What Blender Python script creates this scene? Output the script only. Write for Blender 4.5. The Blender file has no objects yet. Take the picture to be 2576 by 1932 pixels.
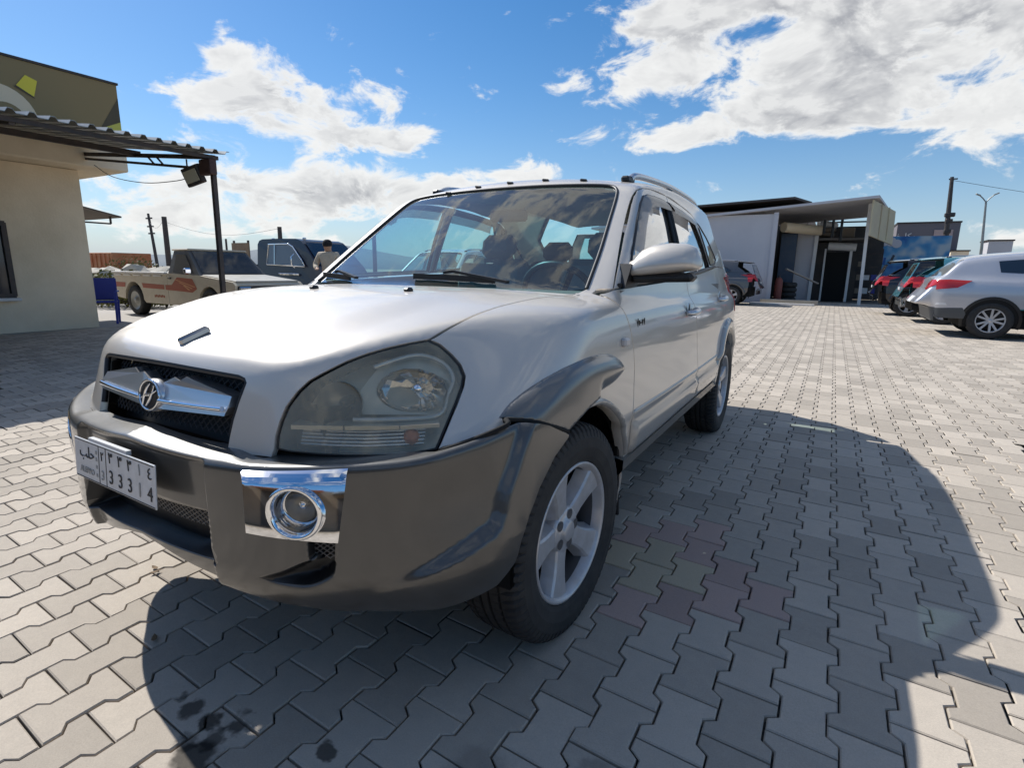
import bpy, bmesh, math, random
import numpy as np
from mathutils import Vector, Matrix
from mathutils.geometry import delaunay_2d_cdt
R = math.radians
SC = bpy.context.scene
COL = SC.collection
rnd = random.Random(7)

# ------------------------------------------------------------------ camera
CAM = np.array([1.4793, -1.4622, 1.1269]); AZ, PIT, ROLL = R(29.892), R(-11.737), R(0.8274)
def cam_axes():
    f = np.array([-math.sin(AZ)*math.cos(PIT), math.cos(AZ)*math.cos(PIT), math.sin(PIT)])
    r = np.array([math.cos(AZ), math.sin(AZ), 0.0]); u = np.cross(r, f)
    return math.cos(ROLL)*r+math.sin(ROLL)*u, -math.sin(ROLL)*r+math.cos(ROLL)*u, f
cr, cu, cf = cam_axes()
cd = bpy.data.cameras.new('camera'); cam = bpy.data.objects.new('camera', cd); COL.objects.link(cam)
cd.sensor_width = 36; cd.lens = 19.224; cd.clip_start = 0.05; cd.clip_end = 6000
m4 = Matrix.Identity(4)
for i in range(3):
    m4[i][0], m4[i][1], m4[i][2], m4[i][3] = cr[i], cu[i], -cf[i], CAM[i]
cam.matrix_world = m4
SC.camera = cam

# ------------------------------------------------------------------ light: sun from the car's far side
LDIR = Vector((0.95, -0.17, -1.0)).normalized()          # direction the sunlight travels
SUN_EL = math.asin(-LDIR.z); SUN_AZ = math.atan2(-LDIR.x, -LDIR.y)   # azimuth of the sun from +Y towards +X
sd = bpy.data.lights.new('sun', 'SUN'); sun = bpy.data.objects.new('sun', sd); COL.objects.link(sun)
sd.energy = 4.8; sd.angle = R(0.53); sd.color = (1.0, 0.978, 0.935)
sun.rotation_euler = LDIR.to_track_quat('-Z', 'Y').to_euler(); sun.location = (-20, 5, 25)
SC.view_settings.view_transform = 'Standard'; SC.view_settings.look = 'None'
SC.view_settings.exposure = 0.20; SC.view_settings.gamma = 1.0; SC.view_settings.use_curve_mapping = False
SC.cycles.max_bounces = 10; SC.cycles.transparent_max_bounces = 16; SC.cycles.sample_clamp_indirect = 6.0

# ------------------------------------------------------------------ world: sky and clouds
W = bpy.data.worlds.new('World'); SC.world = W; W.use_nodes = True
wn = W.node_tree; wn.nodes.clear()
def N(t, typ, **kw):
    n = t.nodes.new(typ)
    for k, v in kw.items(): setattr(n, k, v)
    return n
def L(t, a, b): t.links.new(a, b)
def MA(t, op, a, b=None, c=None, clamp=False):
    n = t.nodes.new('ShaderNodeMath'); n.operation = op; n.use_clamp = clamp
    for i, v in enumerate((a, b, c)):
        if v is None: continue
        if isinstance(v, (int, float)): n.inputs[i].default_value = v
        else: t.links.new(v, n.inputs[i])
    return n.outputs[0]
sky = N(wn, 'ShaderNodeTexSky', sky_type='NISHITA', sun_disc=False)
sky.sun_elevation = SUN_EL; sky.sun_rotation = SUN_AZ
sky.altitude = 400; sky.air_density = 1.0; sky.dust_density = 0.4; sky.ozone_density = 2.5
bg = N(wn, 'ShaderNodeBackground'); bg.inputs[1].default_value = 0.074
wo = N(wn, 'ShaderNodeOutputWorld'); L(wn, bg.outputs[0], wo.inputs[0])
tc = N(wn, 'ShaderNodeTexCoord')
sx_ = N(wn, 'ShaderNodeSeparateXYZ'); L(wn, tc.outputs['Generated'], sx_.inputs[0])
AZd = MA(wn, 'MULTIPLY', MA(wn, 'ARCTAN2', sx_.outputs[0], sx_.outputs[1]), 57.2958)
ELd = MA(wn, 'MULTIPLY', MA(wn, 'ARCSINE', sx_.outputs[2]), 57.2958)
def fbm(scale, detail, rough, off=(0, 0, 0), zs=2.0, dist=0.0):
    mp = N(wn, 'ShaderNodeMapping'); mp.inputs['Scale'].default_value = (1, 1, zs); mp.inputs['Location'].default_value = off; L(wn, tc.outputs['Generated'], mp.inputs['Vector'])
    n = N(wn, 'ShaderNodeTexNoise'); n.inputs['Scale'].default_value = scale; n.inputs['Detail'].default_value = detail; n.inputs['Roughness'].default_value = rough; n.inputs['Distortion'].default_value = dist
    L(wn, mp.outputs[0], n.inputs['Vector']); return n.outputs[0]
# cloud banks: azimuth, elevation, half widths (degrees), weight
BANKS = [(-54.6, 16.9, 4.6, 2.0, .85), (-50.5, 13.6, 8.5, 2.6, 1.1), (-58.5, 14.2, 4.5, 1.2, .7), (-46, 19.5, 2.4, .9, .55), (-40.8, 18.0, 1.8, 1.5, .55), (-45.0, 11.8, 7.0, 1.2, .8), (-53.5, 6.8, 16, 2.4, .95), (-39.6, 7.8, 6.5, 2.6, 1.0), (-30.0, 9.3, 3.6, 1.4, .75), (-60, 3.8, 14, 1.5, .75),
         (-20.5, 17.3, 5.6, 2.2, .85), (-15, 21.5, 6, 2.5, .9), (-5.0, 21.5, 13, 4.0, 1.3), (4, 16.3, 13, 4.6, 1.5), (-16.5, 12.3, 5.5, 1.5, .85), (-7.5, 13.2, 6, 2.2, .9), (10, 14.2, 10, 3.2, 1.4), (-5.1, 8.6, 2.6, .8, .5), (12.5, 2.6, 3, 1.0, .7), (-30.7, 22.3, 1.2, .7, .6),
         (30, 24, 16, 7, .9), (-95, 18, 16, 5, .6), (-35, 50, 20, 8, .75), (75, 40, 22, 9, .65), (150, 30, 28, 8, .7), (-140, 33, 22, 8, .65), (110, 12, 22, 4, .6), (-170, 10, 25, 4, .6)]
bias = None
for a, e, w, h, k in BANKS:
    da = MA(wn, 'DIVIDE', MA(wn, 'SUBTRACT', AZd, a), w); de = MA(wn, 'DIVIDE', MA(wn, 'SUBTRACT', ELd, e), h)
    g = MA(wn, 'MULTIPLY', MA(wn, 'EXPONENT', MA(wn, 'MULTIPLY', MA(wn, 'MULTIPLY_ADD', da, da, MA(wn, 'MULTIPLY', de, de)), -1.0)), k)
    bias = g if bias is None else MA(wn, 'ADD', bias, g)
over = N(wn, 'ShaderNodeMapRange', interpolation_type='SMOOTHSTEP'); over.inputs[1].default_value = 27; over.inputs[2].default_value = 50; over.inputs[4].default_value = .44; L(wn, ELd, over.inputs[0])  # cloud cover added overhead, out of view, to neutralise the fill light
bias = MA(wn, 'MINIMUM', MA(wn, 'ADD', bias, over.outputs[0]), 1.25)
n1 = fbm(10.0, 9, .62, (3.1, 1.7, .4), 2.0, .35); n2 = fbm(3.0, 3, .5, (7, 2, 5), 2.5)
n1s = fbm(10.0, 4, .55, (3.1-.020, 1.7+.004, .4+.05), 2.0, .35)
d0 = MA(wn, 'MULTIPLY_ADD', bias, .34, MA(wn, 'ADD', MA(wn, 'MULTIPLY_ADD', MA(wn, 'SUBTRACT', n1, .5), 1.25, .5), MA(wn, 'MULTIPLY', n2, .30)))
dens = N(wn, 'ShaderNodeMapRange', interpolation_type='SMOOTHSTEP'); dens.inputs[1].default_value = .80; dens.inputs[2].default_value = .985; L(wn, d0, dens.inputs[0])
thick = N(wn, 'ShaderNodeMapRange', interpolation_type='SMOOTHSTEP'); thick.inputs[1].default_value = .90; thick.inputs[2].default_value = 1.17; L(wn, d0, thick.inputs[0])
lit = N(wn, 'ShaderNodeMapRange'); lit.inputs[1].default_value = -.10; lit.inputs[2].default_value = .10; L(wn, MA(wn, 'SUBTRACT', n1, n1s), lit.inputs[0])
shade = MA(wn, 'MULTIPLY', MA(wn, 'MULTIPLY_ADD', lit.outputs[0], -.75, 1.0), thick.outputs[0], clamp=True)
cc = N(wn, 'ShaderNodeMix', data_type='RGBA'); cc.inputs[6].default_value = (11.2, 11.2, 11.0, 1); cc.inputs[7].default_value = (4.9, 5.0, 5.3, 1); L(wn, shade, cc.inputs[0])
hs = N(wn, 'ShaderNodeHueSaturation'); hs.inputs['Saturation'].default_value = 1.34; hs.inputs['Value'].default_value = 1.48; L(wn, sky.outputs[0], hs.inputs['Color'])
cm = N(wn, 'ShaderNodeMix', data_type='RGBA'); L(wn, MA(wn, 'MULTIPLY', dens.outputs[0], .96), cm.inputs[0]); hzm = N(wn, 'ShaderNodeMix', data_type='RGBA'); L(wn, MA(wn, 'MULTIPLY', MA(wn, 'EXPONENT', MA(wn, 'MULTIPLY', MA(wn, 'MAXIMUM', ELd, 0.0), -.16)), .92), hzm.inputs[0]); L(wn, hs.outputs[0], hzm.inputs[6]); hzm.inputs[7].default_value = (5.0, 6.2, 7.9, 1); L(wn, hzm.outputs[2], cm.inputs[6]); L(wn, cc.outputs[2], cm.inputs[7])
L(wn, cm.outputs[2], bg.inputs[0])
W.cycles.sampling_method = 'MANUAL'; W.cycles.sample_map_resolution = 512

# ------------------------------------------------------------------ helpers
def spl(xs, ys):
    """natural cubic spline through the table; linear outside"""
    x = np.array(xs, float); y = np.array(ys, float); n = len(x); h = np.diff(x)
    A = np.eye(n); b = np.zeros(n)
    for i in range(1, n-1):
        A[i, i-1] = h[i-1]; A[i, i] = 2*(h[i-1]+h[i]); A[i, i+1] = h[i]
        b[i] = 6*((y[i+1]-y[i])/h[i]-(y[i]-y[i-1])/h[i-1])
    m = np.linalg.solve(A, b)
    s0 = (y[1]-y[0])/h[0]-h[0]*m[1]/6; s1 = (y[-1]-y[-2])/h[-1]+h[-1]*m[-2]/6
    def f(q):
        q = np.asarray(q, float); i = np.clip(np.searchsorted(x, q)-1, 0, n-2)
        t = np.clip(q, x[0], x[-1]); a = x[i+1]-t; c = t-x[i]; H = h[i]
        v = (m[i]*a**3+m[i+1]*c**3)/(6*H)+(y[i]/H-m[i]*H/6)*a+(y[i+1]/H-m[i+1]*H/6)*c
        return v+np.where(q < x[0], (q-x[0])*s0, 0)+np.where(q > x[-1], (q-x[-1])*s1, 0)
    return f
def sstep(a, b, x):
    t = np.clip((np.asarray(x, float)-a)/(b-a), 0, 1); return t*t*(3-2*t)
def smax(k, *a):
    M = np.maximum.reduce(a); return M+k*np.log(sum(np.exp((v-M)/k) for v in a))
def smin(k, *a): return -smax(k, *[-v for v in a])
def resample(P, d, closed=False):
    P = np.asarray(P, float)
    if closed: P = np.vstack([P, P[:1]])
    seg = np.linalg.norm(np.diff(P, axis=0), axis=1); out = []
    for i in range(len(seg)):
        k = max(1, int(math.ceil(seg[i]/d)))
        for j in range(k): out.append(P[i]+(P[i+1]-P[i])*j/k)
    if not closed: out.append(P[-1])
    return np.array(out)
def smooth_line(P, n=6, closed=False):
    """Catmull-Rom through the points"""
    P = np.asarray(P, float); m = len(P); out = []
    for i in range(m if closed else m-1):
        g = (lambda j: P[j % m]) if closed else (lambda j: P[min(max(j, 0), m-1)])
        a, b, c, d = g(i-1), g(i), g(i+1), g(i+2)
        for k in range(n):
            t = k/n
            out.append(.5*((2*b)+(-a+c)*t+(2*a-5*b+4*c-d)*t*t+(-a+3*b-3*c+d)*t**3))
    if not closed: out.append(P[-1])
    return np.array(out)
def in_poly(pts, poly):
    x, y = pts[:, 0], pts[:, 1]; r = np.zeros(len(pts), bool); n = len(poly); j = n-1
    for i in range(n):
        xi, yi = poly[i]; xj, yj = poly[j]
        if yi != yj:
            c = ((yi > y) != (yj > y)) & (x < (xj-xi)*(y-yi)/(yj-yi)+xi); r ^= c
        j = i
    return r
def poly_dist(pts, poly, closed=True):
    d = np.full(len(pts), 1e9); n = len(poly)
    for i in range(n if closed else n-1):
        a = np.asarray(poly[i]); b = np.asarray(poly[(i+1) % n]); ab = b-a; L2 = max(ab@ab, 1e-12)
        t = np.clip(((pts-a)@ab)/L2, 0, 1); d = np.minimum(d, np.linalg.norm(pts-a-t[:, None]*ab, axis=1))
    return d
def sdist(pts, poly):
    """signed distance, positive inside"""
    d = poly_dist(pts, poly); return np.where(in_poly(pts, poly), d, -d)
def cdt_fill(poly, sp, holes=(), bsp=None):
    """triangulate a 2D polygon (with holes) with a regular interior grid"""
    bsp = bsp or sp
    loops = [resample(poly, bsp, True)]+[resample(h, bsp, True) for h in holes]
    lo = loops[0].min(0); hi = loops[0].max(0)
    gx, gy = np.meshgrid(np.arange(lo[0], hi[0], sp), np.arange(lo[1], hi[1], sp*.866))
    gx = gx+np.where((np.arange(gx.shape[0]) % 2)[:, None] == 1, sp/2, 0)
    g = np.stack([gx.ravel(), gy.ravel()], 1)
    k = in_poly(g, loops[0])
    for h in loops[1:]: k &= ~in_poly(g, h)
    g = g[k]
    if len(g):
        d = poly_dist(g, loops[0])
        for h in loops[1:]: d = np.minimum(d, poly_dist(g, h))
        g = g[d > sp*.45]
    vs = []; es = []
    for l in loops:
        s = len(vs); n = len(l); vs += [tuple(p) for p in l]; es += [(s+i, s+(i+1) % n) for i in range(n)]
    vs += [tuple(p) for p in g]
    ov, oe, of, _, _, _ = delaunay_2d_cdt([Vector(v) for v in vs], es, [], 0, 1e-6)
    V = np.array([tuple(v) for v in ov]); T = np.array([tuple(f) for f in of if len(f) == 3], int)
    c = V[T].mean(1); k = in_poly(c, loops[0])
    for h in loops[1:]: k &= ~in_poly(c, h)
    T = T[k]
    a = V[T[:, 1]]-V[T[:, 0]]; b = V[T[:, 2]]-V[T[:, 0]]; area = a[:, 0]*b[:, 1]-a[:, 1]*b[:, 0]
    T[area < 0] = T[area < 0][:, ::-1]; T = T[np.abs(area) > 1e-10]
    return V, T
def boundary(T):
    """boundary edges of a triangle list, oriented"""
    e = {}
    for t in T:
        for i in range(3): e[(t[i], t[(i+1) % 3])] = 1
    return [k for k in e if (k[1], k[0]) not in e]

def link(o, parent=None, **props):
    COL.objects.link(o)
    if parent is not None: o.parent = parent
    for k, v in props.items(): o[k] = v
    return o
def mesh_obj(name, V, F, mat, parent=None, smooth=True, normals=None, **props):
    me = bpy.data.meshes.new(name); me.from_pydata([tuple(map(float, v)) for v in V], [], [tuple(int(i) for i in f) for f in F])
    for m in (mat if isinstance(mat, (list, tuple)) else [mat]): me.materials.append(m)
    if smooth: me.polygons.foreach_set('use_smooth', [True]*len(me.polygons))
    me.update()
    if normals is not None: me.normals_split_custom_set_from_vertices([tuple(map(float, n)) for n in normals])
    return link(bpy.data.objects.new(name, me), parent, **props)
def empty(name, loc=(0, 0, 0), rz=0, **props):
    o = bpy.data.objects.new(name, None); o.location = loc; o.rotation_euler = (0, 0, rz); o.empty_display_size = .1
    return link(o, None, **props)
class MB:
    """collects simple solids into one mesh"""
    def __init__(s): s.V = []; s.F = []; s.S = []
    def add(s, V, F, smooth=False):
        o = len(s.V); s.V += [tuple(map(float, v)) for v in V]; s.F += [tuple(int(i)+o for i in f) for f in F]; s.S += [smooth]*len(F); return s
    def box(s, c, d, M=None, b=0.0):
        """box centred at c, full sizes d, optional chamfer b"""
        x, y, z = [v/2 for v in d]; M = M or Matrix.Identity(3)
        if b <= 0:
            P = [(i*x, j*y, k*z) for i in (-1, 1) for j in (-1, 1) for k in (-1, 1)]
            F = [(0, 1, 3, 2), (4, 6, 7, 5), (0, 4, 5, 1), (2, 3, 7, 6), (0, 2, 6, 4), (1, 5, 7, 3)]
        else:
            b = min(b, x*.9, y*.9, z*.9); P = []; F = []; idx = {}
            for i in (-1, 1):
                for j in (-1, 1):
                    for k in (-1, 1):
                        for a in range(3):
                            q = [i*x, j*y, k*z]
                            for t in range(3):
                                if t != a: q[t] -= (i, j, k)[t]*b
                            idx[(i, j, k, a)] = len(P); P.append(tuple(q))
            for a in range(3):
                u, v = (a+1) % 3, (a+2) % 3
                for sg in (-1, 1):
                    q = []
                    for (p, r) in ((-1, -1), (1, -1), (1, 1), (-1, 1)):
                        t = [0, 0, 0]; t[a] = sg; t[u] = p; t[v] = r; q.append(idx[(t[0], t[1], t[2], a)])
                    F.append(tuple(q if sg > 0 else q[::-1]))
            for a in range(3):
                u, v = (a+1) % 3, (a+2) % 3
                for p in (-1, 1):
                    for r in (-1, 1):
                        t0 = [0, 0, 0]; t1 = [0, 0, 0]; t0[a] = -1; t1[a] = 1
                        for t in (t0, t1): t[u] = p; t[v] = r
                        F.append((idx[(*t0, u)], idx[(*t1, u)], idx[(*t1, v)], idx[(*t0, v)]))
            for i in (-1, 1):
                for j in (-1, 1):
                    for k in (-1, 1): F.append((idx[(i, j, k, 0)], idx[(i, j, k, 1)], idx[(i, j, k, 2)]))
        s.add([tuple(M @ Vector(p)+Vector(c)) for p in P], F); return s
    def bar(s, a, b, w, h=None, up=(0, 0, 1), ch=0.0):
        a = Vector(a); b = Vector(b); h = h or w; d = (b-a); ln = d.length; d.normalize(); up = Vector(up)
        if abs(d.dot(up)) > .98: up = Vector((1, 0, 0))
        x = d.cross(up).normalized(); z = x.cross(d).normalized()
        M = Matrix((x, d, z)).transposed(); return s.box((a+b)/2, (w, ln, h), M, ch)
    def tube(s, pts, r, n=10, cap=True, closed=False):
        P = [Vector(p) for p in pts]; m = len(P); rr = [float(v) for v in r] if isinstance(r, (list, tuple)) else [r]*m; V = []; F = []; prev = None
        for i, p in enumerate(P):
            t = (P[(i+1) % m]-P[i-1]) if closed else (P[min(i+1, m-1)]-P[max(i-1, 0)])
            t.normalize()
            if prev is None: x = t.orthogonal().normalized()
            else:
                x = prev-t*prev.dot(t); x = x.normalized() if x.length > 1e-6 else t.orthogonal().normalized()
            prev = x; y = t.cross(x)
            V += [p+rr[i]*(math.cos(2*math.pi*k/n)*x+math.sin(2*math.pi*k/n)*y) for k in range(n)]
        for i in range(m if closed else m-1):
            for k in range(n):
                a = i*n+k; b = i*n+(k+1) % n; c = ((i+1) % m)*n; F.append((a, b, c+(k+1) % n, c+k))
        s.add(V, F, True)
        if cap and not closed:
            s.add(V[:n], [tuple(range(n))[::-1]]); s.add(V[-n:], [tuple(range(n))])
        return s
    def lathe(s, prof, n=32, M=None, c=(0, 0, 0), closed=False, a0=0, a1=2*math.pi, smooth=True):
        """profile of (radius, axis) turned round local Z"""
        M = M or Matrix.Identity(3); full = abs(a1-a0-2*math.pi) < 1e-6; k = n if full else n+1; V = []; F = []
        for r, z in prof:
            for i in range(k):
                a = a0+(a1-a0)*i/n; V.append(M @ Vector((r*math.cos(a), r*math.sin(a), z))+Vector(c))
        q = len(prof)
        for j in range(q if closed else q-1):
            for i in range(n):
                a = j*k+i; b = j*k+(i+1) % k; d = ((j+1) % q)*k; F.append((a, b, d+(i+1) % k, d+i))
        s.add(V, F, smooth); return s
    def prism(s, poly, axis, lo, hi):
        """extrude a 2D polygon; axis 0: poly=(y,z), 1: (x,z), 2: (x,y)"""
        n = len(poly); V = []
        for h in (lo, hi):
            for p in poly: q = list(p); q.insert(axis, h); V.append(q)
        ar = sum(poly[i][0]*poly[(i+1) % n][1]-poly[(i+1) % n][0]*poly[i][1] for i in range(n))
        fl = (ar < 0) ^ (axis == 1)
        F = [tuple(range(n))[::-1], tuple(range(n, 2*n))]+[(i, (i+1) % n, n+(i+1) % n, n+i) for i in range(n)]
        if fl: F = [f[::-1] for f in F]
        s.add(V, F); return s
    def sweep_poly(s, poly, mapf):
        s.add([mapf(p) for p in poly], [tuple(range(len(poly)))]); return s
    def build(s, name, mat, parent=None, **props):
        o = mesh_obj(name, s.V, s.F, mat, parent, smooth=False, **props)
        o.data.polygons.foreach_set('use_smooth', s.S); return o
def rot_to(d):
    """3x3 with local Z along d"""
    return Vector(d).to_track_quat('Z', 'Y').to_matrix()
def copy_tree(o, parent=None, **props):
    c = o.copy(); link(c, parent)
    for k, v in props.items(): c[k] = v
    for ch in list(o.children): copy_tree(ch, c)
    return c

# ------------------------------------------------------------------ materials
def mat(name, col, rough=.6, metal=0.0, coat=0.0, spec=.5, noise=None, bump=None, coat_rough=.03, alpha=None, obj_coord=True):
    """principled with optional (scale, colour2, amount) mottling and (scale, strength) bump"""
    m = bpy.data.materials.new(name); m.use_nodes = True; t = m.node_tree; p = t.nodes['Principled BSDF']
    p.inputs['Base Color'].default_value = (*col, 1); p.inputs['Roughness'].default_value = rough
    p.inputs['Metallic'].default_value = metal; p.inputs['Coat Weight'].default_value = coat
    p.inputs['Coat Roughness'].default_value = coat_rough; p.inputs['Specular IOR Level'].default_value = spec
    co = N(t, 'ShaderNodeTexCoord').outputs['Object']
    if noise:
        sc, c2, am = noise
        n = N(t, 'ShaderNodeTexNoise'); n.inputs['Scale'].default_value = sc; n.inputs['Detail'].default_value = 6; n.inputs['Roughness'].default_value = .62; L(t, co, n.inputs['Vector'])
        r = N(t, 'ShaderNodeMapRange'); r.inputs[1].default_value = .35; r.inputs[2].default_value = .7; r.inputs[4].default_value = am; L(t, n.outputs[0], r.inputs[0])
        mx = N(t, 'ShaderNodeMix', data_type='RGBA'); mx.inputs[6].default_value = (*col, 1); mx.inputs[7].default_value = (*c2, 1); L(t, r.outputs[0], mx.inputs[0]); L(t, mx.outputs[2], p.inputs['Base Color'])
    if bump:
        n2 = N(t, 'ShaderNodeTexNoise'); n2.inputs['Scale'].default_value = bump[0]; n2.inputs['Detail'].default_value = 5; L(t, co, n2.inputs['Vector'])
        b = N(t, 'ShaderNodeBump'); b.inputs['Strength'].default_value = bump[1]; b.inputs['Distance'].default_value = bump[2] if len(bump) > 2 else .01; L(t, n2.outputs[0], b.inputs['Height']); L(t, b.outputs[0], p.inputs['Normal'])
    return m
def glass_mat(name, tint, ior=1.5, dust=0.0, rough=0.0, refl=1.0, dcol=(.55, .5, .44)):
    """thin glass: tinted transparency plus mirror reflection by Fresnel, with a dust film"""
    m = bpy.data.materials.new(name); m.use_nodes = True; t = m.node_tree; t.nodes.clear()
    o = N(t, 'ShaderNodeOutputMaterial'); tr = N(t, 'ShaderNodeBsdfTransparent'); tr.inputs[0].default_value = (*tint, 1)
    gl = N(t, 'ShaderNodeBsdfGlossy'); gl.inputs['Roughness'].default_value = rough
    ge = N(t, 'ShaderNodeNewGeometry'); dt = N(t, 'ShaderNodeVectorMath', operation='DOT_PRODUCT'); L(t, ge.outputs['Normal'], dt.inputs[0]); L(t, ge.outputs['Incoming'], dt.inputs[1])
    f0 = ((ior-1)/(ior+1))**2; gz = MA(t, 'POWER', MA(t, 'SUBTRACT', 1.0, MA(t, 'ABSOLUTE', dt.outputs['Value'])), 5.0); fr_ = MA(t, 'MULTIPLY_ADD', gz, 1-f0, f0)
    mx = N(t, 'ShaderNodeMixShader'); L(t, MA(t, 'MULTIPLY', fr_, refl, clamp=True), mx.inputs[0]); L(t, tr.outputs[0], mx.inputs[1]); L(t, gl.outputs[0], mx.inputs[2])
    if dust > 0:
        df = N(t, 'ShaderNodeBsdfDiffuse'); df.inputs[0].default_value = (*dcol, 1)
        tcn = N(t, 'ShaderNodeTexCoord'); n = N(t, 'ShaderNodeTexNoise'); n.inputs['Scale'].default_value = 5; n.inputs['Detail'].default_value = 7; L(t, tcn.outputs['Object'], n.inputs['Vector'])
        m2 = N(t, 'ShaderNodeMixShader'); L(t, MA(t, 'MULTIPLY', n.outputs[0], dust*2, clamp=True), m2.inputs[0]); L(t, mx.outputs[0], m2.inputs[1]); L(t, df.outputs[0], m2.inputs[2]); L(t, m2.outputs[0], o.inputs[0])
    else: L(t, mx.outputs[0], o.inputs[0])
    return m
# ------------------------------------------------------------------ ground, pavement and every paver
def concrete_mat(name, base, c2, island=.16, stains=()):
    m = bpy.data.materials.new(name); m.use_nodes = True; t = m.node_tree; p = t.nodes['Principled BSDF']; p.inputs['Roughness'].default_value = .88; p.inputs['Specular IOR Level'].default_value = .3
    g = N(t, 'ShaderNodeNewGeometry'); pos = g.outputs['Position']
    def nz(s, d): n = N(t, 'ShaderNodeTexNoise'); n.inputs['Scale'].default_value = s; n.inputs['Detail'].default_value = d; n.inputs['Roughness'].default_value = .65; L(t, pos, n.inputs['Vector']); return n.outputs[0]
    a, b, c = nz(1.3, 6), nz(22, 6), nz(260, 2)
    mx = N(t, 'ShaderNodeMix', data_type='RGBA'); mx.inputs[6].default_value = (*base, 1); mx.inputs[7].default_value = (*c2, 1)
    L(t, MA(t, 'MULTIPLY_ADD', a, .55, MA(t, 'MULTIPLY_ADD', b, .7, -.25), clamp=True), mx.inputs[0])
    oi = N(t, 'ShaderNodeObjectInfo'); isl = MA(t, 'MULTIPLY_ADD', MA(t, 'SUBTRACT', MA(t, 'FRACT', MA(t, 'ADD', g.outputs['Random Per Island'], oi.outputs['Random'])), .5), island*2, 1.0)
    val = MA(t, 'MULTIPLY', isl, MA(t, 'MULTIPLY_ADD', c, .42, .79))
    if stains:
        sep = N(t, 'ShaderNodeSeparateXYZ'); L(t, pos, sep.inputs[0]); wob = MA(t, 'MULTIPLY', MA(t, 'SUBTRACT', nz(14, 3), .5), .10)
        for (x, y, r, k) in stains:
            dx = MA(t, 'SUBTRACT', sep.outputs[0], x); dy = MA(t, 'SUBTRACT', sep.outputs[1], y); d = MA(t, 'ADD', MA(t, 'SQRT', MA(t, 'MULTIPLY_ADD', dx, dx, MA(t, 'MULTIPLY', dy, dy))), wob)
            mr = N(t, 'ShaderNodeMapRange', interpolation_type='SMOOTHSTEP'); mr.inputs[1].default_value = r*.55; mr.inputs[2].default_value = r*1.15; mr.inputs[3].default_value = 1-k; mr.inputs[4].default_value = 1; L(t, d, mr.inputs[0]); val = MA(t, 'MULTIPLY', val, mr.outputs[0])
    hv = N(t, 'ShaderNodeHueSaturation'); L(t, val, hv.inputs['Value']); L(t, mx.outputs[2], hv.inputs['Color']); L(t, hv.outputs[0], p.inputs['Base Color'])
    bm_ = N(t, 'ShaderNodeBump'); bm_.inputs['Strength'].default_value = .35; bm_.inputs['Distance'].default_value = .002; L(t, MA(t, 'ADD', c, MA(t, 'MULTIPLY', b, 1.5)), bm_.inputs['Height']); L(t, bm_.outputs[0], p.inputs['Normal'])
    return m
STAINS = [(.096, -.815, .022, .6), (.163, -.813, .034, .75), (.237, -.82, .030, .8), (.317, -.785, .032, .75), (.295, -.839, .030, .7), (.309, -.898, .055, .8), (.30, -.749, .028, .6), (.248, -.876, .028, .5), (.564, -.722, .022, .75), (1.15, -.45, .05, .3), (.9, -.6, .09, .25)]
PX, PY, SHEAR = .1375, .2065, -.055
M_PAVER = concrete_mat('grey_paver', (.475, .412, .338), (.335, .292, .243), .19, STAINS)
M_PRED = concrete_mat('red_paver', (.44, .31, .26), (.40, .31, .27), .12, STAINS)
M_PYEL = concrete_mat('yellow_paver', (.50, .42, .29), (.46, .39, .29), .12)
M_SAND = mat('joint_sand', (.045, .041, .036), .95, noise=(60, (.16, .14, .11), .8))
def paver_loop(ins):
    w, n_, L2 = .0825-.0027-ins, .055-.0027-ins, PY/2-.0024-ins
    r = [(w, .066), (n_, .040)]
    q = [(w, -L2), (w, -.062), (n_, -.043), (n_, .043), (w, .062), (w, L2)]
    return q+[(-x, y) for x, y in q[::-1]]
def paver_template():
    V = []; lo, hi = paver_loop(0), paver_loop(.0034)
    for l, z in ((lo, -.030), (lo, -.0034), (hi, 0)): V += [(x, y+SHEAR*x, z) for x, y in l]
    F = [tuple(range(24, 36))]
    for k in (0, 12): F += [(k+i, k+(i+1) % 12, k+12+(i+1) % 12, k+12+i) for i in range(12)]
    return np.array(V), F
PVt, PFt = paver_template()
pave = mesh_obj('pavement', [(-10, -6.2, -.020), (12, -6.2, -.020), (12, 30, -.020), (-10, 30, -.020)], [(0, 1, 2, 3)], M_SAND, smooth=False, kind='structure')
cells = []
nr = random.Random(3)
for n in range(-72, 66):
    x = .025+PX*n; ph = .295-.2065*.5+(0 if n % 2 else .10325)
    for k in range(-32, 122):
        y = ph+PY*k+SHEAR*(x-1.54)
        if not -6 < y < 26: continue
        d = np.array([x, y, 0])-CAM; z = d@cf
        u = (d@cr)/max(z, .05)/.936; v = (d@cu)/max(z, .05)/.703
        inview = z > .2 and abs(u) < 1.02 and abs(v) < 1.03
        near = -5 < x < 5.5 and y < 3.0
        if not (inview or near) or (y > 16 and not -9 < x < 6): continue
        hidden = -.55 < x < .60 and -.2 < y < 3.3
        cells.append((z if inview and not hidden and z > .2 else 1e3+z, x, y, n, k))
cells.sort()
def paver_kind(x, y):
    if .78 < x < 1.19 and .40 < y < .64: return 'yellow'
    if (.90 < x < 1.19 and .14 < y < .39) or (1.19 < x < 1.48 and .40 < y < .66) or (.76 < x < 1.2 and .72 < y < .95): return 'red'
    return 'grey'
pm = {}
for kd, mm in (('grey', M_PAVER), ('red', M_PRED), ('yellow', M_PYEL)):
    o_ = mesh_obj('paver', PVt, PFt, mm, smooth=False); pm[kd] = o_.data; bpy.data.objects.remove(o_)
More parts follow.
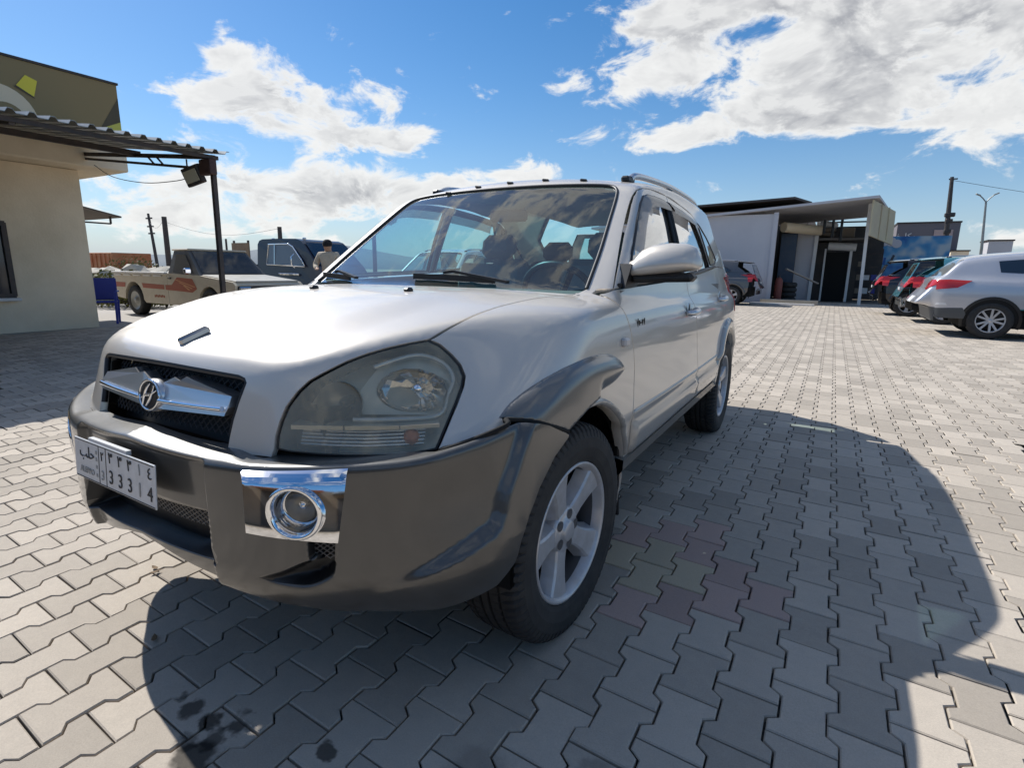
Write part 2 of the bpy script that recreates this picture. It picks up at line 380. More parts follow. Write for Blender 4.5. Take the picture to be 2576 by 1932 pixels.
for (z, x, y, n, k) in cells[:300]:
    o = bpy.data.objects.new('paver', pm[paver_kind(x, y)]); o.location = (x+nr.uniform(-.0008, .0008), y+nr.uniform(-.0008, .0008), nr.uniform(-.0025, .0008))
    o.rotation_euler = (nr.uniform(-.009, .009), nr.uniform(-.009, .009), nr.uniform(-.006, .006)); link(o, pave)
rest = cells[300:]
C_ = np.array([(c[1], c[2], nr.uniform(-.0025, .0008)) for c in rest]); tl = np.random.RandomState(1).uniform(-.009, .009, (len(rest), 2))
Vv = PVt[12:][None]+C_[:, None, :]; Vv[:, :, 2] += PVt[12:][None, :, 0]*tl[:, :1]+PVt[12:][None, :, 1]*tl[:, 1:]
me = bpy.data.meshes.new('paver_field'); nP = len(rest); me.vertices.add(nP*24); me.vertices.foreach_set('co', Vv.astype(np.float32).ravel())
tf = [tuple(i-12 for i in f) for f in PFt if min(f) >= 12]; lt = np.concatenate([np.array(f) for f in tf]); sz = np.array([len(f) for f in tf])
loops = (lt[None]+24*np.arange(nP)[:, None]).ravel(); tot = np.tile(sz, nP); st = np.concatenate([[0], np.cumsum(tot)[:-1]])
me.loops.add(len(loops)); me.loops.foreach_set('vertex_index', loops.astype(np.int32)); me.polygons.add(len(tot)); me.polygons.foreach_set('loop_start', st.astype(np.int32)); me.polygons.foreach_set('loop_total', tot.astype(np.int32))
me.update(calc_edges=True); me.polygons.foreach_set('use_smooth', np.zeros(len(tot), bool)); me.materials.append(M_PAVER); link(bpy.data.objects.new('paver_field', me), pave, kind='stuff')
M_DIRT = mat('dirt', (.27, .22, .16), .95, noise=(.6, (.36, .31, .24), .8), bump=(9, .5, .05))
mesh_obj('ground', [(-900, -300, -.05), (900, -300, -.05), (900, 1500, -.05), (-900, 1500, -.05)], [(0, 1, 2, 3)], M_DIRT, smooth=False, kind='structure')
MB().box((-14.2, 3.0, -.03), (8.4, 22, .05)).build('concrete_apron', concrete_mat('apron', (.42, .39, .35), (.33, .30, .27), 0), kind='structure')
# low far hills
hv = []; hf = []; hr = random.Random(5)
for i in range(61):
    a = R(-100+i*2.2); d = 900; h_ = 14+26*abs(math.sin(i*.17+.6))*(.6+.4*math.sin(i*.61))*(1 if i < 30 else .5); hv += [(math.sin(a)*d, math.cos(a)*d, -1), (math.sin(a)*(d+60), math.cos(a)*(d+60), max(h_, 5)), (math.sin(a)*(d+200), math.cos(a)*(d+200), -1)]
for i in range(60): hf += [(3*i, 3*i+3, 3*i+4, 3*i+1), (3*i+1, 3*i+4, 3*i+5, 3*i+2)]
mesh_obj('hills', hv, hf, mat('hill', (.16, .19, .22), .95, noise=(.02, (.22, .24, .24), .8)), kind='structure')  # distance haze is put into the blue-grey base colour
# dry leaves and crumbs on the pavers
for i, (x, y) in enumerate(((-.62, -.50), (-.59, -.515), (-.20, -.72), (.62, -1.02), (.65, -1.01))):
    lf = [(-.02, 0), (-.008, .008), (.008, .007), (.02, 0), (.008, -.008), (-.008, -.007)]; a = i*1.3
    mesh_obj('dry_leaf', [(x+u*math.cos(a)-v*math.sin(a), y+u*math.sin(a)+v*math.cos(a), .004+.006*abs(u)/.02) for u, v in lf], [(0, 1, 2, 3, 4, 5)], mat('leaf', (.16, .10, .05), .8) if 'leaf' not in bpy.data.materials else bpy.data.materials['leaf'], smooth=False, label='small dry brown leaf lying on the grey pavers', category='leaf', group='leaves on the pavers')
# ------------------------------------------------------------------ the SUV's body as one smooth implicit surface
# car axes = world axes: nose towards -Y, the side in view is +X, front axle at y=0, ground z=0
hood_c = spl([-.80, -.70, -.6, -.46, -.35, -.22, -.06, .04, .25, .45], [.865, .908, .942, .980, 1.005, 1.031, 1.052, 1.058, 1.061, 1.058])
crown = spl([0, .2, .4, .6, .7, .8, .9], [0, .002, .008, .023, .038, .072, .13])
F0 = spl([0, .15, .3, .4, .5, .6, .7, .78, .84, .88, .93], [-.757, -.752, -.735, -.712, -.675, -.62, -.545, -.465, -.37, -.26, -.05])
FR = spl([0, .3, .4, .5, .6, .7, .9], [.25, .25, .28, .55, 1.0, 1.3, 1.5])
S_plan = spl([-.8, -.6, -.5, -.4, -.25, -.1, .1, .6, 1.4, 2.2, 2.8, 3.15, 3.35, 3.45], [.50, .70, .765, .815, .856, .873, .878, .880, .880, .876, .862, .835, .79, .74])
S_prof = spl([.3, .45, .6, .75, .88, .97, 1.04, 1.10], [-.02, -.006, 0, 0, -.008, -.024, -.05, -.09])
G_prof = spl([1.0, 1.1, 1.25, 1.4, 1.5, 1.6], [.823, .803, .765, .718, .680, .635])
G_plan = spl([.3, .8, 1.5, 2.3, 2.9, 3.2], [-.015, 0, .003, -.008, -.035, -.06])
roof_c = spl([.8, 1.03, 1.4, 1.9, 2.5, 3.1, 3.4], [1.515, 1.565, 1.612, 1.635, 1.625, 1.575, 1.53])
ws_bow = .12
def Yw(x, z): return .418+(z-1.066)*1.40-(ws_bow-.04*(z-1.066)/.45)*(1-(x/.69)**2)
def f_low(P):
    x = np.abs(P[:, 0]); y = P[:, 1]; z = P[:, 2]
    e = .33+.16*(y+.70)                                    # raised centre of the hood, its flank, then the headlight bulge
    bulge = .014*(1-sstep(e-.07, e+.09, x))*sstep(.5, -.5, y)
    T = hood_c(y)-crown(x)*(1-.55*sstep(-.35, .25, y))+bulge-.003
    A = z-T; B = F0(x)+FR(x)*(z-.72)+.25*np.maximum(z-.86, 0)**2-y; Cc = x-S_plan(y)-S_prof(z)
    rear = y-3.47+.12*np.maximum(z-.9, 0)
    return smax(.016, A, B*.75, Cc, rear, .12-z)
def f_green(P):
    x = np.abs(P[:, 0]); y = P[:, 1]; z = P[:, 2]
    A = z-(roof_c(y)-.040*(x/.56)**2); B = (Yw(x, z)-y)*.58; Cc = x-G_prof(z)-G_plan(y)
    D = (y-(3.42-(z-1.0)*.42))*.9
    return smax(.014, A, B, Cc, D, .6-z)
def f_body(P): return smin(.012, f_low(P), f_green(P))
def grad(f, P, h=2e-4):
    g = np.stack([(f(P+np.eye(3)[i]*h)-f(P-np.eye(3)[i]*h)) for i in range(3)], 1)
    return g/np.linalg.norm(g, axis=1)[:, None]
class Chart:
    """stereographic chart seen from an inner point"""
    def __init__(s, c, a, f):
        s.c = np.array(c, float); a = np.array(a, float); s.a = a/np.linalg.norm(a); s.f = f
        s.u = np.cross([0, 0, 1.] if abs(s.a[2]) < .95 else [0, -1., 0], s.a); s.u /= np.linalg.norm(s.u); s.v = np.cross(s.a, s.u)
    def to2(s, P):
        d = np.atleast_2d(P)-s.c; d = d/np.linalg.norm(d, axis=1)[:, None]; k = 2/(1+d@s.a); return np.stack([d@s.u*k, d@s.v*k], 1)
    def to3(s, q, iso=0.0):
        r2 = (q**2).sum(1)/4; d = (q[:, :1]*s.u+q[:, 1:]*s.v)/(1+r2)[:, None]+((1-r2)/(1+r2))[:, None]*s.a
        lo = np.full(len(q), .02); hi = np.full(len(q), 3.5)
        for _ in range(36):
            m = (lo+hi)/2; k = s.f(s.c+m[:, None]*d) < iso; lo = np.where(k, m, lo); hi = np.where(k, hi, m)
        return s.c+((lo+hi)/2)[:, None]*d
class AxisChart:
    """cast along one axis from outside"""
    def __init__(s, ax, start, f): s.ax, s.st, s.f = ax, start, f
    def to2(s, P): return np.delete(np.atleast_2d(P), s.ax, 1)
    def to3(s, q, iso=0.0):
        sg = -1 if s.st > 0 else 1; P = np.insert(q, s.ax, s.st, 1).astype(float); t = np.zeros(len(q)); done = np.zeros(len(q), bool)
        for k in range(400):
            v = s.f(P)-iso; done |= v < 0; P[~done, s.ax] += sg*np.maximum(v[~done]*.5, 4e-4)
            if done.all(): break
        lo = P[:, s.ax].copy(); hi = lo-sg*.02
        for _ in range(30):
            m = (lo+hi)/2; P[:, s.ax] = m; k = s.f(P) < iso; lo = np.where(k, m, lo); hi = np.where(k, hi, m)
        P[:, s.ax] = (lo+hi)/2; return P
def panel(name, chart, poly3, mt, parent, sp=.02, depth=.02, inset=.003, holes=(), iso=0.0, mirror=False, both=False, bsp=None, flange=True, **props):
    """a sheet-metal panel: the part of the body surface inside the outline, edges turned in"""
    poly = chart.to2(np.asarray(poly3)); ar = np.sum(poly[:, 0]*np.roll(poly[:, 1], -1)-np.roll(poly[:, 0], -1)*poly[:, 1])
    if ar < 0: poly = poly[::-1]
    sc = 1.0
    if isinstance(chart, Chart): sc = 1/np.mean(np.linalg.norm(np.asarray(poly3)-chart.c, axis=1))
    hl = [chart.to2(np.asarray(h)) for h in holes]
    if inset:
        def ins(p, d):
            p = resample(p, (bsp or sp)*sc, True); a = np.roll(p, 1, 0); b = np.roll(p, -1, 0); t = b-a; t /= np.linalg.norm(t, axis=1)[:, None]+1e-9
            return p+np.stack([-t[:, 1], t[:, 0]], 1)*d
        poly = ins(poly, inset*sc)
        h2 = []
        for h in hl:
            a = np.sum(h[:, 0]*np.roll(h[:, 1], -1)-np.roll(h[:, 0], -1)*h[:, 1]); h2.append(ins(h if a < 0 else h[::-1], inset*sc))
        hl = h2
    V2, T = cdt_fill(poly, sp*sc, hl, (bsp or sp)*sc)
    P = chart.to3(V2, iso); Nn = grad(chart.f, P)
    V = list(P); F = [tuple(t) for t in T]; NN = list(Nn)
    c = P[T]; fn = np.cross(c[:, 1]-c[:, 0], c[:, 2]-c[:, 0]); 
    if (fn*Nn[T[:, 0]]).sum() < 0: F = [f[::-1] for f in F]; T = T[:, ::-1]
    if flange and depth:
        idx = {}; be = boundary(T); bn = {}
        for a, b in be:
            t = P[b]-P[a]; o = np.cross(t, Nn[a]); o /= np.linalg.norm(o)+1e-9
            for i in (a, b): bn[i] = bn.get(i, 0)+o
        for i, o in bn.items():
            o = o/(np.linalg.norm(o)+1e-9); e = len(V); V += [P[i], P[i]-Nn[i]*depth]; NN += [(o+Nn[i]*.35), o]; idx[i] = e
        for a, b in be: F.append((b, a, idx[a], idx[b])[::1] if False else (idx[b], idx[a], idx[a]+1, idx[b]+1))
    V = np.array(V); NN = np.array(NN); NN = NN/(np.linalg.norm(NN, axis=1)[:, None]+1e-9)
    objs = []
    if mirror is False or both: objs.append(mesh_obj(name, V, F, mt, parent, True, NN, **props))
    if mirror or both:
        M = np.array([-1, 1, 1]); objs.append(mesh_obj(name, V*M, [f[::-1] for f in F], mt, parent, True, NN*M, **props))
    return objs
# ------------------------------------------------------------------ front bumper surface: plan curve (s) by profile (q)
_bp = smooth_line([(0, -.824), (.1, -.822), (.2, -.813), (.3, -.798), (.4, -.774), (.5, -.737), (.6, -.685), (.7, -.617), (.78, -.543), (.837, -.455), (.866, -.352), (.877, -.25), (.882, -.12), (.884, .0)], 10)
_bs = np.concatenate([[0], np.cumsum(np.linalg.norm(np.diff(_bp, axis=0), axis=1))])
BX = lambda s: np.sign(s)*np.interp(np.abs(s), _bs, _bp[:, 0])
BY = lambda s: np.interp(np.abs(s), _bs, _bp[:, 1])
def b_nrm(s):
    h = .02; tx = BX(s+h)-BX(s-h); ty = BY(s+h)-BY(s-h); l = np.hypot(tx, ty); return ty/l, -tx/l
s_of_x = lambda x: np.interp(x, _bp[:, 0], _bs)
ztop = spl([0, .3, .45, .65, .8, .95, 1.05, 1.25], [.712, .700, .703, .712, .722, .745, .760, .775])
def bumper_map(sq, disp=None):
    s = sq[:, 0]; q = sq[:, 1]; k = .009
    o = -k*np.logaddexp(0, -q/k); dz = k*np.logaddexp(0, q/k); a = np.abs(s)
    z = ztop(a)-dz-.22*o*sstep(.42, .34, a)
    chin = np.maximum(.46-z, 0); o = o-2.4*chin**2-.06*np.maximum(z-.5, 0)*sstep(.75, .95, a)
    if disp is not None: o = o+disp(a, q, z)
    nx, ny = b_nrm(s)
    return np.stack([BX(s)+nx*o, BY(s)+ny*o, z], 1)
# ------------------------------------------------------------------ materials of the SUV
def paint_mat(name, col, rough=.34, metal=.55, dust=.35, cr=.03):
    """metallic lacquer with a film of dust on upward faces and fine flake"""
    m = bpy.data.materials.new(name); m.use_nodes = True; t = m.node_tree; p = t.nodes['Principled BSDF']
    p.inputs['Metallic'].default_value = metal; p.inputs['Roughness'].default_value = rough; p.inputs['Coat Weight'].default_value = 1.0; p.inputs['Coat Roughness'].default_value = cr
    co = N(t, 'ShaderNodeTexCoord').outputs['Object']
    n = N(t, 'ShaderNodeTexNoise'); n.inputs['Scale'].default_value = 6; n.inputs['Detail'].default_value = 8; n.inputs['Roughness'].default_value = .65; L(t, co, n.inputs['Vector'])
    n2 = N(t, 'ShaderNodeTexNoise'); n2.inputs['Scale'].default_value = 90; n2.inputs['Detail'].default_value = 3; L(t, co, n2.inputs['Vector'])
    g = N(t, 'ShaderNodeNewGeometry'); sx = N(t, 'ShaderNodeSeparateXYZ'); L(t, g.outputs['Normal'], sx.inputs[0])
    up = MA(t, 'MULTIPLY', MA(t, 'ADD', MA(t, 'MULTIPLY', sx.outputs[2], .75, clamp=True), .12), dust)
    d = MA(t, 'MULTIPLY', up, MA(t, 'MULTIPLY_ADD', n.outputs[0], 1.1, MA(t, 'MULTIPLY', n2.outputs[0], .5)), clamp=True)
    mx = N(t, 'ShaderNodeMix', data_type='RGBA'); mx.inputs[6].default_value = (*col, 1); mx.inputs[7].default_value = (.53, .50, .455, 1); L(t, d, mx.inputs[0]); L(t, mx.outputs[2], p.inputs['Base Color'])
    L(t, MA(t, 'MULTIPLY_ADD', d, .35, rough, clamp=True), p.inputs['Roughness'])
    L(t, MA(t, 'MULTIPLY_ADD', d, -metal, metal, clamp=True), p.inputs['Metallic'])
    L(t, MA(t, 'MULTIPLY_ADD', d, -1.2, 1.0, clamp=True), p.inputs['Coat Weight'])
    return m
M_SILVER = paint_mat('silver_paint', (.67, .61, .535), rough=.36, metal=.42, dust=.42, cr=.05)
M_BUMP = paint_mat('bumper_paint', (.054, .052, .048), rough=.33, metal=.4, dust=.16, cr=.13)
M_FLARE_LIT = paint_mat('flare_lit_paint', (.13, .125, .115), rough=.34, metal=.45, dust=.2, cr=.15)  # bumper paint lightened: its sky reflection is put into the colour
M_CLAD = paint_mat('cladding_paint', (.36, .345, .32), rough=.42, metal=.4, dust=.25)
M_BLACK = mat('black_plastic', (.009, .009, .010), .45, noise=(30, (.02, .019, .018), .5))
M_RUBBER = mat('rubber', (.016, .016, .017), .75, noise=(14, (.05, .047, .042), .6), bump=(120, .25, .002))
M_CHROME = mat('chrome', (.82, .83, .85), .05, 1.0)
M_SATIN = mat('satin_silver', (.62, .62, .63), .28, .9)
M_ALLOY = mat('alloy_wheel', (.55, .55, .57), .36, .45, noise=(25, (.40, .385, .36), .6))
M_BARREL = mat('wheel_barrel', (.12, .12, .125), .45, .6)  # darker alloy copy, with the shade behind the spokes put into its colour
M_DARK = mat('dark_void', (.006, .006, .006), .9)
M_DISC = mat('brake_steel', (.05, .04, .035), .5, .6, noise=(20, (.08, .04, .03), .6))
M_GLASS = glass_mat('car_glass', (.60, .93, .96), 1.52, dust=.045, refl=2.0)
M_SGLASS = glass_mat('side_glass', (.66, .88, .88), 1.52, dust=.03, refl=2.0)
M_NGLASS = glass_mat('dark_side_glass', (.11, .135, .14), 1.52, dust=.05, refl=3.2)
M_LENS = glass_mat('lamp_lens', (.92, .90, .82), 1.5, dust=.26, rough=.05, refl=1.3, dcol=(.72, .66, .50))
M_FLENS = glass_mat('fog_glass', (.92, .92, .92), 1.5, dust=.02, refl=1.4)
M_REFL = mat('lamp_reflector', (.70, .71, .74), .10, 1.0)
M_LBOWL = mat('lamp_bowl', (.52, .49, .42), .30, .4)
M_LDARK = mat('lamp_dark', (.24, .235, .215), .28, .6)
M_MASK = mat('lamp_mask', (.66, .64, .58), .34, .4)
M_AMBER = mat('amber_lens', (.55, .13, .02), .2, 0, .5)
M_TRIM = mat('cabin_trim', (.17, .165, .16), .8)
M_SEAT = mat('seat_cloth', (.26, .25, .24), .9, bump=(80, .3, .004))
M_LINER = mat('headliner', (.30, .30, .29), .95)
M_WHITE = mat('plate_white', (.62, .62, .62), .45, noise=(40, (.45, .44, .42), .5))
M_INK = mat('plate_ink', (.02, .02, .022), .6)
M_INKW = mat('worn_ink', (.30, .30, .29), .6)
M_RED = mat('red_lens', (.45, .02, .02), .15, 0, .6)

CH = Chart((0, .9, .4), (0, -.8, .6), f_body)
CG = Chart((0, 1.7, 1.0), (0, 0, 1), f_body)
CX = AxisChart(0, 1.3, f_body)
CR = AxisChart(1, 4.2, f_body)
def mir(P): return [(-p[0], p[1], p[2]) for p in P][::-1]
def side3(yz, f=f_body):
    """points (y, z) put on the left side of the body"""
    return CX.to3(np.array(yz, float))

suv = empty('parked_suv', (0, 0, 0), label='large dusty silver SUV with bronze-grey bumper and chrome fog lamp surround on the pavers', category='car')

# ---- outlines on the body surface (metres, left side)
HL = [(.607, -.370, .951), (.629, -.354, .938), (.658, -.345, .914), (.683, -.343, .891), (.703, -.352, .866), (.711, -.370, .845), (.719, -.407, .811), (.727, -.458, .766), (.735, -.508, .721), (.690, -.559, .714), (.639, -.601, .713), (.583, -.635, .713), (.523, -.666, .714), (.457, -.693, .716), (.426, -.703, .720), (.423, -.696, .748), (.426, -.684, .781), (.433, -.670, .814), (.448, -.649, .847), (.463, -.627, .870), (.487, -.594, .891), (.510, -.553, .911), (.532, -.511, .925), (.555, -.467, .936), (.579, -.421, .944)]
SHUT = [(.607, -.370, .951), (.623, -.300, .979), (.634, -.214, 1.003), (.644, -.114, 1.021), (.655, -.014, 1.032), (.665, .12, 1.043), (.676, .26, 1.048), (.690, .385, 1.055)]
GRI = [(.297, -.738, .705), (.299, -.730, .741), (.303, -.721, .776), (.311, -.710, .815), (.320, -.699, .847), (.324, -.694, .862), (.318, -.692, .870), (.300, -.694, .875), (.235, -.702, .878), (.126, -.709, .881), (0, -.712, .883)]
half = GRI[::-1]+[(.300, -.740, .700), (.420, -.705, .700)]+HL[14:][::1]
half = [p for p in half]
outer = half+SHUT+[(.675, .35, 1.055), (.5, .31, 1.06), (.25, .27, 1.062), (0, .255, 1.062)]
hood_poly = outer[:-1]+[outer[-1]]+mir(outer)[1:-1]
panel('hood', CH, hood_poly, M_SILVER, suv, sp=.022, bsp=.012, depth=.018, inset=.0036)

# ---- front fenders with the wheel arch cut out
def arc(cy, cz, r, a0, a1, n): return [(cy+r*math.cos(R(a0+(a1-a0)*i/n)), cz+r*math.sin(R(a0+(a1-a0)*i/n))) for i in range(n+1)]
ARCH = arc(.055, .322, .395, -10, 122, 26)                        # rear foot of the arch up and over to the front
SEAM_UP = [(-.146, .693), (-.258, .744), (-.365, .778)]
door_f = [(.445, .395), (.451, .445), (.459, .598), (.474, .671), (.483, .782), (.474, .857), (.452, .932), (.425, 1.0), (.405, 1.05)]
f_poly = [tuple(p) for p in SHUT]+[(.705, .43, 1.066), (.74, .43, 1.062)]+[tuple(p) for p in side3(door_f[::-1])]+[tuple(p) for p in side3(ARCH)]+[tuple(p) for p in side3([(-.258, .744), (-.345, .768)])]+[(.838, -.37, .762), (.80, -.43, .742), (.765, -.475, .728)]+[HL[8], HL[7], HL[6], HL[5], HL[4], HL[3], HL[2], HL[1]]
panel('front_fender', CH, f_poly, M_SILVER, suv, sp=.022, bsp=.014, depth=.035, inset=.0034, both=True)
for sgn in (1, -1):       # inner wheel house and splash shield
    MB().lathe([(.385, 0), (.41, 0), (.41, .32), (.02, .32)], 24, Matrix.Rotation(R(-90*sgn), 3, 'Y'), (sgn*.845, .055, .33), a0=R(-92 if sgn > 0 else 88), a1=R(92 if sgn > 0 else 272)).build('wheel_house', M_DARK, suv)

# ---- flares: raised crescents over the front arches
def bulge_panel(name, yz, mt, h, w, sp=.012, skip=(), both=True, parent=suv, prof=.5, tip=None):
    poly = np.array(yz, float); V2, T = cdt_fill(poly, sp)
    P = CX.to3(V2); Nn = grad(f_body, P); d = poly_dist(V2, poly)
    if skip:                                                     # edge along which the bulge stays proud
        d = np.minimum.reduce([poly_dist(V2, poly[np.array(k)], False) for k in skip])
    t = np.clip(d/w, 0, 1); tf_ = sstep(-.05, .14, np.linalg.norm(V2-np.array(tip), axis=1)) if tip else 1.0; P = P+Nn*(h*tf_*(1-(1-t)**2)**prof+.001)[:, None]
    be = boundary(T); V = list(P); F = [tuple(t) for t in T]; idx = {}
    c = P[T]; fn = np.cross(c[:, 1]-c[:, 0], c[:, 2]-c[:, 0])
    if (fn*Nn[T[:, 0]]).sum() < 0: F = [f[::-1] for f in F]; be = [(b, a) for a, b in be]
    for a, b in be:
        for i in (a, b):
            if i not in idx: idx[i] = len(V); V.append(P[i]-Nn[i]*.035)
    F += [(b, a, idx[a], idx[b]) for a, b in be]
    V = np.array(V); o = [mesh_obj(name, V, F, mt, parent)]
    if both: o.append(mesh_obj(name, V*[-1, 1, 1], [f[::-1] for f in F], mt, parent))
    for q in o:
        q.data.polygons.foreach_set('use_smooth', [len(p.vertices) == 3 for p in q.data.polygons])
    return o
flare = [(-.352, .772), (-.306, .800), (-.225, .832), (-.103, .863), (.04, .876), (.19, .869), (.29, .845), (.345, .812), (.335, .786), (.24, .764), (.12, .757), (.02, .742), (-.06, .722), (-.135, .700), (-.258, .748)]
bulge_panel('arch_flare', smooth_line(flare[:11], 4).tolist()[:-1]+smooth_line(flare[10:14], 4).tolist()+flare[14:], M_FLARE_LIT, .027, .06, sp=.0065, prof=.72, skip=[list(range(0, 41))], tip=(-.352, .772))
lip = arc(.055, .322, .398, 58, 122, 16)+arc(.055, .322, .422, 122, 20, 24)+arc(.055, .322, .398, 20, 58, 8)
bulge_panel('arch_lip', lip, M_CLAD, .014, .012)

# ---- headlights
def headlight():
    poly = [tuple(p) for p in HL]
    c2 = CH.to2(np.array(poly)); c2c = c2.mean(0)
    ins = lambda k: (c2c+(c2-c2c)*k)
    objs = panel('headlight', CH, poly, M_RUBBER, suv, sp=.03, bsp=.012, depth=.07, inset=.002, iso=-.004, both=True, holes=[CH.to3(ins(.955))])
    for side, base in zip((1, -1), objs):
        mk = dict(mirror=side < 0)
        panel('lens', CH, CH.to3(ins(.965)), M_LENS, base, sp=.02, bsp=.012, depth=0, inset=0, iso=-.002, flange=False, **mk)
        panel('housing', CH, CH.to3(ins(1.02)), M_LBOWL, base, sp=.02, depth=0, inset=0, iso=-.075, flange=False, **mk)
        S = np.array([side, 1, 1])
        def at(x, z, y): return Vector((side*x, y, z))
        # bezel walls, reflectors and bulbs behind the lens
        ax = Vector((side*.42, -.85, .05)).normalized(); Mx = rot_to(ax)
        for (x, y, z, r, sx_e, sy_e, m_, dp, nf) in ((.622, -.455, .838, .082, 1.05, .66, M_REFL, .05, 14), (.508, -.582, .815, .055, 1.0, .95, M_LDARK, .05, 30)):
            Me = Mx @ Matrix.Diagonal((sx_e, sy_e, 1))
            b = MB(); b.lathe([(r*math.sin(a), -dp*math.cos(a)+.004) for a in np.linspace(.15, math.pi/2, 5 if nf < 20 else 10)], nf, Me, (side*x, y, z), smooth=nf > 20); b.build('reflector', m_, base)
            bb = MB(); bb.lathe([(0, .004), (.011, .0), (.013, -.012), (.013, -dp)], 14, Mx, (side*x+side*.012, y, z+.004)); bb.build('bulb', M_CHROME if m_ is M_REFL else M_BLACK, base)
        mk_ = [(.548, -.565, .790), (.69, -.46, .786), (.697, -.405, .83), (.676, -.372, .872), (.645, -.378, .906), (.60, -.425, .924), (.55, -.52, .905), (.535, -.57, .85)]
        hole_ = [tuple(Vector((.622, -.455, .838))+rot_to(Vector((.42, -.85, .05)).normalized()) @ Vector((.084*1.05*math.cos(a), .084*.66*math.sin(a), 0))) for a in np.linspace(0, 2*math.pi, 24, endpoint=False)]
        panel('reflector_mask', CH, CH.to3(CH.to2(np.array(mk_)), -.05), M_MASK, base, sp=.02, depth=0, inset=0, iso=-.048, flange=False, holes=[CH.to3(CH.to2(np.array(hole_)), -.05)], **mk)
        # C-shaped bright bezel round the main lamp and the ribbed turn-signal strip below
        b = MB()
        for i in range(5):
            z = .732+.0085*i
            pts = [CH.to3(CH.to2(np.array([[x, y, z]])), -.03)[0]*S for x, y in ((.46, -.68), (.53, -.655), (.60, -.62), (.66, -.565), (.70, -.52))]
            b.tube([tuple(p) for p in pts], .0036, 6)
        b.build('turn_signal_ribs', M_REFL, base)
        P = CH.to3(CH.to2(np.array([[.675, -.545, .747]])), -.045)[0]*S
        MB().lathe([(0, .03), (.014, .026), (.021, .01), (.021, -.02), (0, -.02)], 14, rot_to((side*.6, -.8, .1)), tuple(P)).build('amber_bulb', M_AMBER, base)
        rim = [(.545, -.52, .90), (.60, -.43, .925), (.65, -.385, .905), (.682, -.375, .865), (.69, -.41, .825), (.695, -.455, .785), (.62, -.545, .783), (.55, -.60, .785)]
        q = CH.to3(CH.to2(smooth_line(rim, 5)), -.028)*S
        MB().tube([tuple(p) for p in q], .007, 8).build('bezel', M_SATIN, base)
        q = CH.to3(CH.to2(np.array([(.44, -.69, .778), (.55, -.64, .78), (.65, -.56, .777), (.705, -.47, .772)])), -.03)*S
        b = MB()
        for a, c in zip(q[:-1], q[1:]): b.bar(a, c, .05, .010)
        b.build('divider', M_LBOWL, base)
headlight()

sh_ = [(0, .24, 1.06), (.45, .30, 1.06), (.70, .36, 1.05), (.80, .1, .95), (.82, -.25, .86), (.78, -.42, .78), (.72, -.50, .72), (.55, -.64, .71), (.42, -.70, .71), (.2, -.745, .71), (0, -.755, .71)]
panel('light_block_shell', CH, sh_+mir(sh_)[1:-1], M_DARK, suv, sp=.06, depth=0, inset=0, iso=-.10, flange=False)  # added unseen black shell that blocks light leaking through the panel gaps
# ---- grille
gin = [(.312, -.73, .700), (.315, -.72, .78), (.335, -.70, .86), (.31, -.69, .885), (.15, -.70, .892), (0, -.71, .894)]
gp = gin+mir(gin)[1:]
gr = panel('grille', CH, gp, M_BLACK, suv, sp=.03, depth=0, inset=0, iso=-.055, flange=False)[0]
edge = GRI[1:]; edge = edge+mir(edge)[1:]
q = CH.to3(CH.to2(smooth_line(edge, 3)), -.006)
MB().tube([tuple(p) for p in q], .0075, 8).build('grille_frame', M_BLACK, gr)
b = MB()
for k in range(-34, 35):
    for sg in (1, -1):
        L0 = []
        for i in range(13):
            z = .728+.012*i; x = k*.023+sg*(z-.80)
            lim = .295+.02*(z-.72)/.15
            if abs(x) < lim: L0.append((x, -.72, z))
        if len(L0) > 1:
            qq = CH.to3(CH.to2(np.array(L0)), -.03); b.tube([tuple(p) for p in qq], .0017, 4, cap=False)
b.build('grille_mesh', mat('grille_wire', (.05, .05, .052), .4, .3), gr)
for sg in (1, -1):       # winged bright bar either side of the badge
    top = [(.03, .834), (.072, .852), (.098, .846), (.120, .858), (.288, .828), (.294, .804), (.284, .784), (.03, .772)]
    V = []; n = len(top)
    for dy in (-.022, .02):
        for x, z in top:
            y = CH.to3(CH.to2(np.array([[x, -.72, z]])), -.012)[0][1]; V.append((sg*x, y+dy+(.010 if z > .81 and dy < 0 else 0), z))
    F = [tuple(range(n))]+[tuple(range(n, 2*n))[::-1]]+[(i, n+i, n+(i+1) % n, (i+1) % n) for i in range(n)]
    if sg > 0: F = [f[::-1] for f in F]
    mesh_obj('grille_wing', V, F, M_SATIN, gr, smooth=False)
    pts = []
    for i in range(9):
        x = .045+.235*i/8; y = CH.to3(CH.to2(np.array([[x, -.72, .80]])), -.012)[0][1]; pts.append((sg*x, y-.026, .793+.001*i))
    MB().tube(pts, .0065, 8).build('chrome_strip', M_CHROME, gr)
em = MB(); Mx = rot_to((0, -1, .18)); ec = Vector((0, -.742, .802))
Sx = Matrix.Diagonal((1.16, 1, 1)); Mo = Mx @ Matrix.Diagonal((1.12, .95, 1))
em.lathe([(.043, -.055), (.045, -.02), (.044, -.002), (.040, .002), (0, .002)], 36, Mo, ec); emo = em.build('emblem', M_SATIN, gr)
MB().lathe([(.0365, .0035), (0, .0035)], 36, Mo, ec).build('emblem_face', M_BLACK, emo)
MB().tube([Mo @ Vector((.040*math.cos(a), .040*math.sin(a), .004))+ec for a in np.linspace(0, 2*math.pi, 40, endpoint=False)], .0034, 8, closed=True).build('emblem_ring', M_CHROME, emo)
lg = MB()
